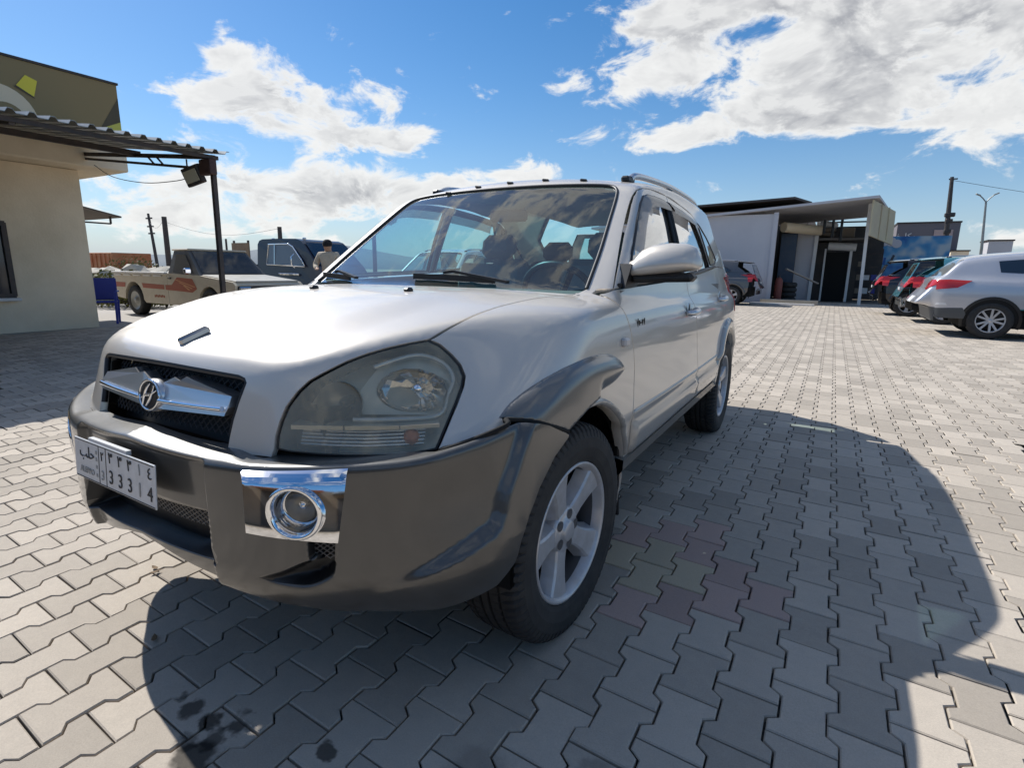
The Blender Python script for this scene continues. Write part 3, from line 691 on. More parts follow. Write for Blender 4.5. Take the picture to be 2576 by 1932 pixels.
for pts, rr in (([(-.020, -.028), (-.016, -.006), (-.008, .016), (.004, .031)], (.002, .0045, .005, .002)), ([(-.006, -.030), (.006, -.014), (.014, .006), (.020, .028)], (.002, .005, .0045, .002)), ([(-.030, -.012), (-.012, -.002), (.004, .001), (.016, .006), (.032, .016)], (.0015, .004, .0048, .004, .0015))):
    lg.tube([Mo @ Vector((p[0], p[1], .006))+ec for p in smooth_line([(a, c) for a, c in pts], 4)], list(np.interp(np.linspace(0, 1, (len(pts)-1)*4+1), np.linspace(0, 1, len(pts)), rr)), 8)
lg.build('emblem_letter', M_CHROME, emo)

# ---- bumper
B_INT = [(-.288, .135), (0, .142), (.288, .135), (.294, .186), (.310, .257), (.18, .256), (0, .257), (-.18, .256), (-.310, .257), (-.294, .186)]
B_SCOOP = smooth_line([(.405, .272), (.478, .250), (.550, .221), (.609, .222), (.612, .245), (.601, .270), (.545, .297), (.482, .293), (.43, .281)], 4, True).tolist()
B_MESH = [(.552, .172), (.613, .176), (.609, .239), (.552, .219)]
B_FLARE = smooth_line([(1.10, -.02), (1.055, .045), (1.029, .091), (.997, .141), (.971, .202), (.934, .214), (.908, .223), (.859, .236), (.819, .249), (.74, .275), (.66, .31)], 3).tolist()+[(.66, .5), (1.5, .5), (1.5, -.1), (1.15, -.1)]
def bump_disp(a, q, z):
    p = np.stack([a, q], 1); o = np.zeros(len(a))
    o -= .020*sstep(.303, .279, a)*sstep(-.010, .016, q)
    o -= .085*sstep(0, .006, sdist(np.stack([a, q], 1), B_INT))
    m = (a > .38) & (a < .64)
    if m.any():
        o[m] -= .060*sstep(.40, .585, a[m])*sstep(0, .022, sdist(p[m], B_SCOOP))
        o[m] -= .055*sstep(0, .005, sdist(p[m], B_MESH))
    o -= .080*sstep(.0485, .0440, np.hypot(a-.531, q-.103))
    m = a > .6
    if m.any():
        o[m] += .026*sstep(-.004, .030, sdist(p[m], B_FLARE))*sstep(.66, .92, a[m])
        o[m] -= .012*np.exp(-((a[m]-.88)/.12)**2-((q[m]-.13)/.09)**2)
    return o
bt = [(0, -.078), (.2, -.074), (.335, -.075), (.40, -.09), (.60, -.085), (.76, -.07), (.84, -.022), (.92, -.014), (1.003, -.011), (1.09, -.004), (1.102, -.001), (1.181, .034), (1.29, .091), (1.288, .097), (1.203, .125), (1.126, .178), (1.078, .232), (1.049, .282), (1.03, .333), (.985, .375), (.85, .385), (.60, .372), (.45, .345), (.33, .318), (.2, .298), (.08, .275), (0, .268)]
bpoly = np.array(bt+[(-s, q) for s, q in bt[::-1][1:-1]])
feat = []
for pl in (B_INT, B_MESH, B_SCOOP):
    feat.append(np.array(pl))
def fill_with_lines(poly, sp, lines):
    """grid fill that also follows the given closed lines"""
    loops = [resample(poly, sp, True)]+[resample(l, sp*.8, True) for l in lines]
    lo, hi = loops[0].min(0), loops[0].max(0)
    gx, gy = np.meshgrid(np.arange(lo[0], hi[0], sp), np.arange(lo[1], hi[1], sp*.866)); gx = gx+np.where((np.arange(gx.shape[0]) % 2)[:, None] == 1, sp/2, 0)
    g = np.stack([gx.ravel(), gy.ravel()], 1); g = g[in_poly(g, loops[0])]; d = np.minimum.reduce([poly_dist(g, l) for l in loops]); g = g[d > sp*.4]
    vs = []; es = []
    for l in loops:
        s = len(vs); n = len(l); vs += l.tolist(); es += [(s+i, s+(i+1) % n) for i in range(n)]
    vs += g.tolist()
    ov, _, of, _, _, _ = delaunay_2d_cdt([Vector(v) for v in vs], es, [], 0, 1e-6)
    V = np.array([tuple(v) for v in ov]); T = np.array([tuple(f) for f in of], int); T = T[in_poly(V[T].mean(1), loops[0])]
    a = V[T[:, 1]]-V[T[:, 0]]; c = V[T[:, 2]]-V[T[:, 0]]; ar = a[:, 0]*c[:, 1]-a[:, 1]*c[:, 0]; T[ar < 0] = T[ar < 0][:, ::-1]
    return V, T[np.abs(ar) > 1e-10]
def inset_loop(P, d):
    P = np.array(P, float); ar = np.sum(P[:, 0]*np.roll(P[:, 1], -1)-np.roll(P[:, 0], -1)*P[:, 1]); t = np.roll(P, -1, 0)-np.roll(P, 1, 0); t /= np.linalg.norm(t, axis=1)[:, None]
    return P+np.stack([-t[:, 1], t[:, 0]], 1)*(d if ar > 0 else -d)
mL = lambda l: [(-s, q) for s, q in l]
sc_i = resample(inset_loop(B_SCOOP, .007), .008, True); sc_o = resample(np.array(B_SCOOP), .008, True)
ck_ = [[(g*.531+r_*math.cos(t_), .103+r_*math.sin(t_)) for t_ in np.linspace(0, 2*math.pi, 40, endpoint=False)] for g in (1, -1) for r_ in (.0485, .0440)]
lines = ck_+[sc_i, sc_o, mL(sc_i.tolist()), mL(sc_o.tolist()), B_INT, inset_loop(B_INT, .0065), B_MESH, inset_loop(B_MESH, .0055), mL(B_MESH), mL(inset_loop(B_MESH, .0055).tolist())]
for k_ in (.303, .297, .291, .285, .279): lines += [[(g*k_, -.05), (g*k_, .13), (g*(k_+.0004), .13), (g*(k_+.0004), -.05)] for g in (1, -1)]
V2, T = fill_with_lines(bpoly, .0085, [np.array(l, float) for l in lines])
P = bumper_map(V2, bump_disp); h = 6e-4
Nn = np.cross(bumper_map(V2+[h, 0], bump_disp)-bumper_map(V2-[h, 0], bump_disp), bumper_map(V2+[0, h], bump_disp)-bumper_map(V2-[0, h], bump_disp)); Nn /= np.linalg.norm(Nn, axis=1)[:, None]
if Nn[np.argmin(np.abs(V2-[0, .07]).sum(1))][1] > 0: Nn = -Nn
c = P[T]; fn = np.cross(c[:, 1]-c[:, 0], c[:, 2]-c[:, 0])
if (fn*Nn[T[:, 0]]).sum() < 0: T = T[:, ::-1]
V = list(P); F = [tuple(t) for t in T]; NN = list(Nn); idx = {}
for a, b_ in boundary(T):
    for i in (a, b_):
        if i not in idx:
            n_ = Nn[i]; idx[i] = len(V); V += [P[i], P[i]-n_*.03]; e = np.array([V2[i][0], 0]); NN += [n_, n_]
    F.append((idx[b_], idx[a], idx[a]+1, idx[b_]+1))
bumper = mesh_obj('front_bumper', V, F, [M_BUMP, M_BLACK], suv, True, NN)
c2_ = V2[T].mean(1); ca_ = np.stack([np.abs(c2_[:, 0]), c2_[:, 1]], 1); blk = (sdist(c2_, B_INT) > .001) | (sdist(ca_, B_MESH) > .001) | (sdist(ca_, B_SCOOP) > .007) | (np.hypot(ca_[:, 0]-.531, ca_[:, 1]-.103) < .048)
bumper.data.polygons.foreach_set('material_index', blk.astype(np.int32).tolist()+[0]*(len(F)-len(T)))
def bp(s, q, out=0.0, ref=None):
    p = bumper_map(np.array([[s, q]]))[0]; nx, ny = b_nrm(np.array([s])); return Vector((p[0]+nx[0]*out, p[1]+ny[0]*out, p[2]))
# black seal in the joint between bumper, fender and flare
sl_ = side3([(-.135, .697), (-.20, .724), (-.27, .750), (-.345, .769)])+np.array([.012, 0, 0]); sl_[:, 0] += np.array([.012, .012, .010, .002])
sl2 = np.array([(.838, -.37, .766), (.803, -.43, .746), (.768, -.475, .731), (.738, -.507, .720)])+np.array([.006, -.006, 0])
for g_ in (1, -1): MB().tube([tuple(p*np.array([g_, 1, 1])) for p in smooth_line(np.vstack([sl_, sl2]), 4)], .0065, 6).build('joint_seal', M_DARK, bumper)
# dark throat of the lower intake, wire mesh across its top and behind the scoops
def patch(name, pl, out, m_, sp=.03, parent=bumper):
    v2, t = cdt_fill(np.array(pl, float), sp); pp = bumper_map(v2); nx, ny = b_nrm(v2[:, 0]); pp = pp+np.stack([nx*out, ny*out, 0*nx], 1)
    cc = pp[t]; f_ = np.cross(cc[:, 1]-cc[:, 0], cc[:, 2]-cc[:, 0]); t = t[:, ::-1] if f_[:, 1].sum() > 0 else t
    return mesh_obj(name, pp, t, m_, parent)
patch('intake_throat', inset_loop(B_INT, .005), -.078, M_BLACK)
def wires(pl, out, step, slope, name):
    b = MB(); pl = np.array(pl, float); lo, hi = pl.min(0), pl.max(0)
    for sg in slope:
        for k in np.arange(lo[0]-.5, hi[0]+.5, step):
            run = []
            for i in range(30):
                t = i/29; s_ = k+sg*(lo[1]+(hi[1]-lo[1])*t); q_ = lo[1]+(hi[1]-lo[1])*t
                if in_poly(np.array([[s_, q_]]), pl)[0]: run.append(bp(s_, q_, out))
            if len(run) > 1: b.tube(run, .0017, 4, cap=False)
    return b.build(name, mat('mesh_wire', (.17, .16, .15), .45, .4), bumper)
wires([(-.285, .140), (0, .146), (.287, .140), (.296, .2), (-.296, .2)], -.055, .020, (1.6, -1.6), 'intake_mesh')
for sg in (1, -1):
    pl = [(sg*s, q) for s, q in B_MESH]
    patch('scoop_throat', inset_loop(pl, .004), -.045, M_DARK)
    wires(pl, -.028, .017, (1.3*sg, -1.5*sg), 'scoop_mesh')
    # chrome fog lamp surround
    cor = [(.406, .009), (.649, .002), (.619, .181), (.403, .162)]
    q2 = np.array([(sg*s, q) for s, q in cor]); rc = np.array([sg*.531, .103]); hole = [(rc[0]+.052*math.cos(a), rc[1]+.051*math.sin(a)) for a in np.linspace(0, 2*math.pi, 36, endpoint=False)]
    v2, t = cdt_fill(q2, .012, [hole], .006)
    d = poly_dist(v2, q2); pp = bumper_map(v2); nx, ny = b_nrm(v2[:, 0]); flat = (.004*sstep(0, .006, d)+.004*sstep(.05, .0, v2[:, 1]))*(1 if sg > 0 else .2)
    pp = pp+np.stack([nx*flat, ny*flat, 0*nx], 1)
    cc = pp[t]; f_ = np.cross(cc[:, 1]-cc[:, 0], cc[:, 2]-cc[:, 0]); t = t[:, ::-1] if f_[:, 1].sum() > 0 else t
    roll = sstep(.046, .026, v2[:, 1]); edge_ = sstep(.005, 0, d)
    nn = np.stack([nx, ny, .42-1.5*v2[:, 1]], 1)*(1-.62*roll)[:, None]+np.array([0, 0, 1.])*(.78*roll)[:, None]; nn /= np.linalg.norm(nn, axis=1)[:, None]
    fog = mesh_obj('fog_lamp', pp, t, M_CHROME, bumper, True, nn)
    ctr = bp(rc[0], rc[1], .004 if sg > 0 else -.010); nx, ny = b_nrm(np.array([rc[0]])); ax = Vector((nx[0], ny[0], -.02)).normalized(); Mx = rot_to(ax)
    MB().lathe([(.053, -.004), (.060, .003), (.064, .008), (.062, .013), (.056, .014), (.051, .006), (.047, -.012), (.045, -.028), (.040, -.03)], 40, Mx, ctr).build('bezel_ring', M_CHROME, fog)
    MB().lathe([(.0455, -.022), (.044, -.014), (.03, -.009), (0, -.007)], 32, Mx, ctr).build('fog_lens', M_FLENS, fog)
    MB().lathe([(.045, -.03), (.035, -.05), (.015, -.062), (0, -.063)], 32, Mx, ctr).build('fog_reflector', M_LDARK, fog)
    MB().lathe([(0, -.028), (.009, -.03), (.011, -.036), (.011, -.06)], 14, Mx, ctr).build('fog_bulb', M_CHROME, fog)

# ---- licence plate with its lettering
def text_mesh(name, body, size, mt, parent, M, depth=.0006, font=None, align='CENTER'):
    cu = bpy.data.curves.new(name, 'FONT'); cu.body = body; cu.size = size; cu.align_x = align; cu.align_y = 'CENTER'; cu.extrude = depth
    o = bpy.data.objects.new(name, cu); COL.objects.link(o)
    dg = bpy.context.evaluated_depsgraph_get(); me = bpy.data.meshes.new_from_object(o.evaluated_get(dg)); me.name = name
    bpy.data.objects.remove(o); me.transform(M); me.materials.clear(); me.materials.append(mt)
    return link(bpy.data.objects.new(name, me), parent)
PW, PH = .415, .108
pc = Vector((-.030, -.836, .622)); Rp = Matrix.Rotation(R(86), 3, 'X')          # plate faces forward and slightly up
Rz = Matrix.Rotation(R(-1.5), 3, 'Z'); Rp = Rz @ Rp
def pM(x, y, z=.0): return Matrix.Translation(pc+Rp @ Vector((x, y, z))) @ Rp.to_4x4()
plate = MB(); plate.box(pc, (PW, PH, .004), Rp, .0015); plate = plate.build('license_plate', M_WHITE, suv)
b = MB(); b.box(pc+Rp @ Vector((-.03, .056, -.006)), (.20, .012, .012), Rp); b.build('plate_bracket', M_WHITE, plate)
b = MB()
for x, w_, y, h_ in ((0, PW-.008, PH/2-.004, .0022), (0, PW-.008, -PH/2+.004, .0022)): b.box(pc+Rp @ Vector((x, y, .0023)), (w_, h_, .001), Rp)
for x in (-.070, -.032): b.box(pc+Rp @ Vector((x, 0, .0023)), (.0022, PH-.01, .001), Rp)
b.build('plate_rule', M_INK, plate)
for i, (ar, la) in enumerate((('\u0663', '3'), ('\u0663', '3'), ('\u0663', '3'), ('\u0661', '1'), ('\u0664', '4'))):
    x = -.006+.0475*i; w_ = M_INKW if la == '1' else M_INK
    text_mesh('plate_digit', ar, .040, w_, plate, pM(x, .028, .003)); text_mesh('plate_digit', la, .050, w_, plate, pM(x, -.022, .003))
text_mesh('plate_word', '\uFE90\uFEE0\uFEA3', .042, M_INK, plate, pM(-.135, .020, .003))
text_mesh('plate_word', 'ALEPPO', .023, M_INKW, plate, pM(-.137, -.028, .003))
text_mesh('plate_digit', '\u0662', .034, M_INK, plate, pM(-.051, .024, .003)); text_mesh('plate_digit', '3', .036, M_INKW, plate, pM(-.051, -.026, .003))
for y in (.03, .012, -.008, -.03): MB().box(pc+Rp @ Vector((-.083, y, .0025)), (.008, .009, .001), Rp, 0).build('plate_mark', M_INKW, plate)
# ---- doors, sills and rear quarters
belt = [(.466, 1.066), (.632, 1.072), (1.2, 1.090), (1.535, 1.104)]
fd = door_f[:-1]+[(.410, 1.05), (.466, 1.066)]+belt[1:]+[(1.53, 1.05), (1.542, .945), (1.552, .80), (1.556, .66), (1.552, .52), (1.535, .40), (1.0, .395)]
doors = panel('front_door', CX, side3(fd), M_SILVER, suv, sp=.03, bsp=.015, depth=.02, inset=.004, both=True)
RARC = lambda r, a0, a1, n: arc(2.63, .335, r, a0, a1, n)
rd = [(1.535, .40), (1.552, .52), (1.556, .66), (1.552, .80), (1.542, .945), (1.53, 1.05), (1.535, 1.104), (1.9, 1.125), (2.25, 1.148), (2.46, 1.164), (2.475, 1.05), (2.470, .93), (2.425, .80)]+RARC(.475, 105, 172, 10)[0:0]+[(2.36, .72), (2.27, .62), (2.205, .50), (2.18, .40), (1.9, .398)]
rdoors = panel('rear_door', CX, side3(rd), M_SILVER, suv, sp=.03, bsp=.015, depth=.02, inset=.004, both=True)
qp = [(2.18, .40), (2.205, .50), (2.27, .62), (2.36, .72), (2.425, .80), (2.470, .93), (2.475, 1.05), (2.46, 1.164), (2.60, 1.172), (2.85, 1.17), (3.08, 1.16), (3.18, 1.0), (3.20, .75), (3.17, .50), (3.10, .40), (3.03, .36)]+RARC(.40, 4, 176, 26)+[(2.2, .40)]
panel('rear_quarter', CX, side3(qp), M_SILVER, suv, sp=.03, bsp=.015, depth=.03, inset=.003, both=True)
rfl = RARC(.405, 8, 172, 30)+RARC(.49, 168, 12, 30)
bulge_panel('rear_arch_flare', rfl, M_CLAD, .022, .03, sp=.018)
# cladding steps along the doors and the sill below
def clad(name, y0, y1, z0=.452, z1=.625, slant=0):
    yz = [(y0, z0), (y1-.0, z0), (y1+slant*.5, (z0+z1)/2), (y1, z1), (y0, z1)]
    poly = np.array(yz, float); V2, T = cdt_fill(poly, .02)
    P = CX.to3(V2); Nn = grad(f_body, P); t = (V2[:, 1]-z0)/(z1-z0)
    hgt = np.interp(t, [0, .12, .52, .62, .82, 1.0], [.008, .022, .026, .019, .004, .0015])*np.clip(poly_dist(V2, np.array([(y0, z0), (y0, z1)]), False)/.02, .2, 1)
    P = P+Nn*hgt[:, None]; c = P[T]; fn = np.cross(c[:, 1]-c[:, 0], c[:, 2]-c[:, 0])
    if fn[:, 0].sum() < 0: T = T[:, ::-1]
    V = list(P); F = [tuple(q) for q in T]; idx = {}
    for a, b_ in boundary(T):
        for i in (a, b_):
            if i not in idx: idx[i] = len(V); V.append(P[i]-Nn[i]*.03)
        F.append((b_, a, idx[a], idx[b_]))
    V = np.array(V); out = []
    for s_ in (1, -1):
        o = mesh_obj(name, V*[s_, 1, 1], F if s_ > 0 else [f[::-1] for f in F], M_CLAD, (doors if y0 < 1.5 else rdoors)[0 if s_ > 0 else 1]); out.append(o)
        o.data.polygons.foreach_set('use_smooth', [len(p.vertices) == 3 for p in o.data.polygons])
    return out
clad('door_cladding', .475, 1.535, slant=.06); clad('door_cladding', 1.555, 2.19)
for s_ in (1, -1):
    MB().prism([(.80, .37), (.868, .385), (.884, .41), (.886, .448), (.80, .46)], 1, .40, 2.24).build('sill', M_CLAD, suv)
    if s_ < 0:
        o = COL.objects[-1] if False else suv.children[-1]
        for v in o.data.vertices: v.co.x *= -1
        o.data.flip_normals()

# ---- greenhouse: pillars, roof, glass
dfl = [(.466, 1.066), (.562, 1.147), (.721, 1.274), (.905, 1.413), (.962, 1.453), (1.02, 1.485), (1.095, 1.502), (1.206, 1.513), (1.508, 1.517), (1.813, 1.499), (2.06, 1.474)]
WF = [(.600, 1.092), (.70, 1.202), (.86, 1.338), (.97, 1.418), (1.04, 1.456), (1.12, 1.472), (1.25, 1.478), (1.425, 1.480), (1.405, 1.3), (1.390, 1.115)]
WR = [(1.455, 1.117), (1.468, 1.3), (1.485, 1.478), (1.8, 1.462), (2.03, 1.438), (2.12, 1.33), (2.215, 1.19), (2.225, 1.16)]
WQ = [(2.15, 1.428), (2.20, 1.418), (2.36, 1.350), (2.545, 1.238), (2.565, 1.215), (2.50, 1.190), (2.30, 1.180), (2.275, 1.195)]
WSE = [(.715, .405, 1.055), (.705, .418, 1.064), (.694, .496, 1.121), (.675, .624, 1.216), (.643, .794, 1.344), (.618, .923, 1.439), (.597, .988, 1.485), (.565, 1.017, 1.506), (.522, 1.020, 1.514)]
ROOF_E = [(.53, 1.10, 1.54), (.575, 1.3, 1.56), (.595, 1.7, 1.58), (.595, 2.2, 1.575), (.58, 2.7, 1.55), (.55, 3.08, 1.52)]
ap = WSE+ROOF_E[:5]+[tuple(p) for p in side3([(2.75, 1.38), (2.95, 1.25), (3.04, 1.172), (2.85, 1.172), (2.6, 1.172), (2.475, 1.167)])]+[tuple(p) for p in side3([(2.33, 1.30), (2.20, 1.42), (2.06, 1.474)])]+[tuple(p) for p in side3(dfl[::-1][1:])]+[(.75, .435, 1.066)]
panel('body_side_frame', CG, ap, M_SILVER, suv, sp=.03, bsp=.014, depth=.02, inset=.002, both=True, holes=[])
dfr = side3(dfl[:-2]+[(1.508, 1.515), (1.478, 1.3), (1.45, 1.105), (1.2, 1.094)])
front_fr = panel('door_frame', CX, dfr, M_SILVER, doors[0], sp=.03, bsp=.012, depth=.02, inset=.003, holes=[side3(WF)])
panel('door_frame', CX, dfr, M_SILVER, doors[1], sp=.03, bsp=.012, depth=.02, inset=.003, holes=[side3(WF)], mirror=True)
dfr = side3([(1.455, 1.105), (1.482, 1.3), (1.512, 1.515), (1.813, 1.497), (2.06, 1.472), (2.20, 1.42), (2.33, 1.30), (2.46, 1.167), (1.9, 1.128)])
for i in (0, 1): panel('door_frame', CX, dfr, M_BLACK if False else M_SILVER, rdoors[i], sp=.03, bsp=.012, depth=.02, inset=.003, holes=[side3(WR)], mirror=bool(i))
for i in (0, 1):
    mk = dict(mirror=bool(i)); out = lambda w, d: side3(inset_loop(resample(w, .03, True), -d))
    SG_ = M_SGLASS if i else M_NGLASS
    panel('window', CX, out(WF, .012), SG_, doors[i], sp=.06, bsp=.03, depth=0, inset=0, iso=-.008, flange=False, **mk)
    panel('window', CX, out(WR, .012), SG_, rdoors[i], sp=.06, bsp=.03, depth=0, inset=0, iso=-.008, flange=False, **mk)
    panel('quarter_window', CX, side3(WQ), SG_, suv, sp=.06, bsp=.03, depth=0, inset=0, iso=.002, flange=False, **mk)
    s_ = -1 if i else 1; S = np.array([s_, 1, 1])
    for w, par in ((WF, doors[i]), (WR, rdoors[i]), (WQ, suv)):
        MB().tube([tuple(p*S) for p in side3(resample(w, .05, True))], .0065, 6, closed=True).build('window_seal', M_BLACK, par)
    b = MB(); b.tube([tuple((p+[.001, 0, 0])*S) for p in side3([(1.392, 1.11), (1.41, 1.3), (1.432, 1.475)])], .012, 6); b.tube([tuple((p+[.001, 0, 0])*S) for p in side3([(1.455, 1.115), (1.47, 1.3), (1.488, 1.475)])], .012, 6); b.build('pillar_trim', M_BLACK, doors[i])
    MB().tube([tuple((p+[.004, 0, 0])*S) for p in side3([(.50, 1.078), (1.2, 1.10), (1.9, 1.132), (2.45, 1.172)])], .009, 6).build('belt_seal', M_BLACK, suv)
    # rain visors over the door glass
    for w, top in (([(.72, 1.215), (.86, 1.345), (.97, 1.425), (1.05, 1.465), (1.12, 1.478), (1.25, 1.484), (1.425, 1.486)], doors[i]), ([(1.49, 1.484), (1.8, 1.468), (2.02, 1.444)], rdoors[i])):
        a = side3(resample(w, .05)); low = side3([(y+(.035 if z < 1.46 else .0), z-.055+(.03 if z < 1.40 else 0)) for y, z in resample(w, .05)])
        V = []; 
        for k, (p, q_) in enumerate(zip(a, low)):
            for j in range(5):
                t_ = j/4; c_ = p*(1-t_)+q_*t_; V.append((c_+[.004+.022*math.sin(t_*math.pi*.6), 0, 0])*S)
        F = [(k*5+j, k*5+j+1, (k+1)*5+j+1, (k+1)*5+j) for k in range(len(a)-1) for j in range(4)]
        o = mesh_obj('rain_visor', V, F if s_ > 0 else [f[::-1] for f in F], glass_mat('visor', (.42, .42, .44), 1.5, .45, .15) if 'visor' not in bpy.data.materials else bpy.data.materials['visor'], top)
# windscreen
wsb = [(0, .285, 1.056), (.25, .30, 1.056), (.5, .355, 1.056), (.65, .395, 1.058)]
wst = [(.45, 1.012, 1.520), (.25, .995, 1.526), (0, .985, 1.529)]
wso = wsb+WSE[1:]+wst
ws = panel('windscreen', CG, wso[:-1]+[wso[-1]]+mir(wso)[1:-1], M_GLASS, suv, sp=.04, bsp=.02, depth=0, inset=0, iso=-.004, flange=False)[0]
e_ = WSE[1:]+wst; e_ = e_+mir(e_)[1:]
q = CG.to3(CG.to2(smooth_line(e_, 3)), -.002); MB().tube([tuple(p) for p in q], .008, 8).build('windscreen_seal', M_BLACK, ws)
roof = [(0, .985, 1.529)]+wst[::-1][1:]+[(.522, 1.020, 1.514), (.565, 1.017, 1.506)]+ROOF_E+[(.52, 3.14, 1.50), (.3, 3.19, 1.52), (0, 3.21, 1.53)]
panel('roof', CG, roof+mir(roof)[1:-1], M_SILVER, suv, sp=.04, bsp=.02, depth=.015, inset=.002)
panel('headliner', CG, [(x*.97, 1.04+(y-1.02)*.96, z) for x, y, z in roof+mir(roof)[1:-1]], M_LINER, suv, sp=.08, depth=0, inset=0, iso=-.045, flange=False)
b5 = [(-.338, .998), (-.167, 1.022), (.015, 1.037), (.202, 1.06), (.399, 1.069)]
for x, y in b5:
    z = AxisChart(2, 2.5, f_body).to3(np.array([[x, y]]))[0][2]
    MB().box((x, y, z+.004), (.034, .018, .012), Matrix.Rotation(R(8), 3, 'Y'), .004).build('roof_marker', M_BLACK, suv)
for s_ in (1, -1):
    rr = []
    for y in (1.23, 1.30, 1.5, 1.9, 2.3, 2.6, 2.68):
        z = f_z = AxisChart(2, 2.5, f_body).to3(np.array([[.575-.02*abs(y-1.9)**2*.5, y]]))[0]
        rr.append((s_*z[0], y, z[2]+(.012 if y in (1.23, 2.68) else .028)))
    rail = MB().tube([tuple(p) for p in smooth_line(rr, 6)], .017, 10).build('roof_rail', M_SATIN, suv)
    for y, l_ in ((1.22, .10), (1.95, .07), (2.66, .10)):
        z = AxisChart(2, 2.5, f_body).to3(np.array([[.565, y]]))[0]; MB().box((s_*z[0], y, z[2]+.008), (.04, l_, .03), None, .008).build('rail_foot', M_BLACK, rail)

# ---- tail: tailgate, rear glass, bumper, lamps
tg = [(-.66, .62), (.66, .62), (.70, .9), (.72, 1.10), (.66, 1.3), (.56, 1.46), (-.56, 1.46), (-.66, 1.3), (-.72, 1.10), (-.70, .9)]
rg_ = [(-.60, 1.13), (.60, 1.13), (.55, 1.30), (.49, 1.42), (-.49, 1.42), (-.55, 1.30)]
t3 = lambda l: CR.to3(np.array(l, float))
tail = panel('tailgate', CR, t3(tg), M_SILVER, suv, sp=.05, bsp=.025, depth=.02, inset=.003, holes=[t3(rg_)])[0]
panel('rear_window', CR, t3([(x*1.02, z) for x, z in rg_]), M_SGLASS, tail, sp=.08, depth=0, inset=0, iso=-.006, flange=False)
panel('rear_bumper', CR, t3([(-.73, .40), (.73, .40), (.73, .62), (-.73, .62)]), M_BUMP, suv, sp=.05, depth=.05, inset=0, iso=.022)
for s_ in (0, 1): panel('tail_lamp', CR, t3([(.70, .86), (.77, .86), (.775, 1.10), (.73, 1.12)]), M_RED, suv, sp=.03, depth=.02, inset=.002, iso=.004, mirror=bool(s_))

panel('tail_lamp_side', CX, side3([(3.16, .84), (3.30, .86), (3.31, 1.08), (3.20, 1.13), (3.12, 1.10)]), M_RED, suv, sp=.03, depth=.02, inset=0, iso=.004, both=True)
# ---- wheels
def make_wheel():
    w = empty('wheel'); w.parent = suv
    n = 300; prof = [(.218, .085), (.226, .098), (.24, .104), (.27, .110), (.30, .108), (.322, .101), (.334, .090), (.3405, .074), (.342, .056), (.3345, .0545), (.3345, .0475), (.3425, .046), (.343, .020), (.335, .0185), (.335, .0115), (.343, .010), (.343, 0)]
    prof = prof+[(r, -x) for r, x in prof[::-1][1:]]; V = []; F = []; k = len(prof)
    for i in range(n):
        a = 2*math.pi*i/n
        for j, (r, x) in enumerate(prof):
            rr = r; ph = i % 4
            if abs(x) > .060 and r > .315 and ph == 0: rr = r-.012
            elif .02 < abs(x) < .056 and r > .34 and (i+2) % 4 == 0: rr = r-.006
            V.append((x, rr*math.cos(a), rr*math.sin(a)))
    for i in range(n):
        for j in range(k-1):
            a, b_ = i*k+j, ((i+1) % n)*k+j; F.append((a, b_, b_+1, a+1))
    mesh_obj('tyre', V, F, M_RUBBER, w, smooth=False)
    Ry = Matrix.Rotation(R(90), 3, 'Y')
    rim = MB(); rim.lathe([(.223, .088), (.221, .097), (.214, .098), (.208, .090), (.203, .078), (.200, .062)], 60, Ry); rim = rim.build('rim', M_ALLOY, w)
    MB().lathe([(.200, .062), (.196, .03), (.190, -.02), (.20, -.09), (.215, -.095)], 60, Ry).build('barrel', M_BARREL, rim)
    # five broad spokes with bevelled flanks
    for k_ in range(5):
        a0 = 2*math.pi*k_/5+R(38); V = []; sec = []
        for t_ in np.linspace(0, 1, 7):
            r = .045+t_*.163; half = np.interp(t_, [0, .25, .6, 1], [.036, .030, .034, .050]); xf = np.interp(t_, [0, .3, 1], [.066, .070, .084]); sec.append((r, half, xf))
        for r, hw, xf in sec:
            for (u, x) in ((-hw-.012, xf-.045), (-hw, xf-.006), (-hw+.006, xf), (0, xf+.001), (hw-.006, xf), (hw, xf-.006), (hw+.012, xf-.045)):
                rc = math.sqrt(max(r*r-u*u, 1e-6)) if r > .1 else r
                V.append((x, rc*math.cos(a0)-u*math.sin(a0), rc*math.sin(a0)+u*math.cos(a0)))
        F = [(i*7+j, (i+1)*7+j, (i+1)*7+j+1, i*7+j+1) for i in range(6) for j in range(6)]
        mesh_obj('spoke', V, F, M_ALLOY, rim, smooth=False)
    MB().lathe([(.075, .02), (.075, .060), (.070, .068), (.062, .071), (.035, .073), (.033, .080), (.028, .083), (0, .083)], 40, Ry).build('hub_cap', M_ALLOY, rim)
    for k_ in range(5):
        a = 2*math.pi*k_/5+R(2); c_ = Vector((.0728, .052*math.cos(a), .052*math.sin(a))); MB().lathe([(.0165, .0006), (.012, .0004), (0, .0003)], 16, Ry, c_).build('lug_hole', M_BARREL, rim)
    MB().lathe([(.03, .015), (.145, .015), (.145, -.005), (.03, -.005)], 40, Ry, (0, 0, 0)).build('brake_disc', M_DISC, w)
    MB().lathe([(.0, -.03), (.19, -.03)], 30, Ry).build('wheel_back', M_DARK, w)
    return w
w0 = make_wheel()
spots = [(.775, 0, .335, 1), (-.775, 0, .335, -1), (.775, 2.63, .335, 1), (-.775, 2.63, .335, -1)]
for i, (x, y, z, s_) in enumerate(spots):
    o = w0 if i == 0 else copy_tree(w0, suv)
    o.location = (x, y, z); o.rotation_euler = (R(28*i), 0, 0 if s_ > 0 else math.pi)
    if y == 0: o.rotation_euler[2] += R(-4)
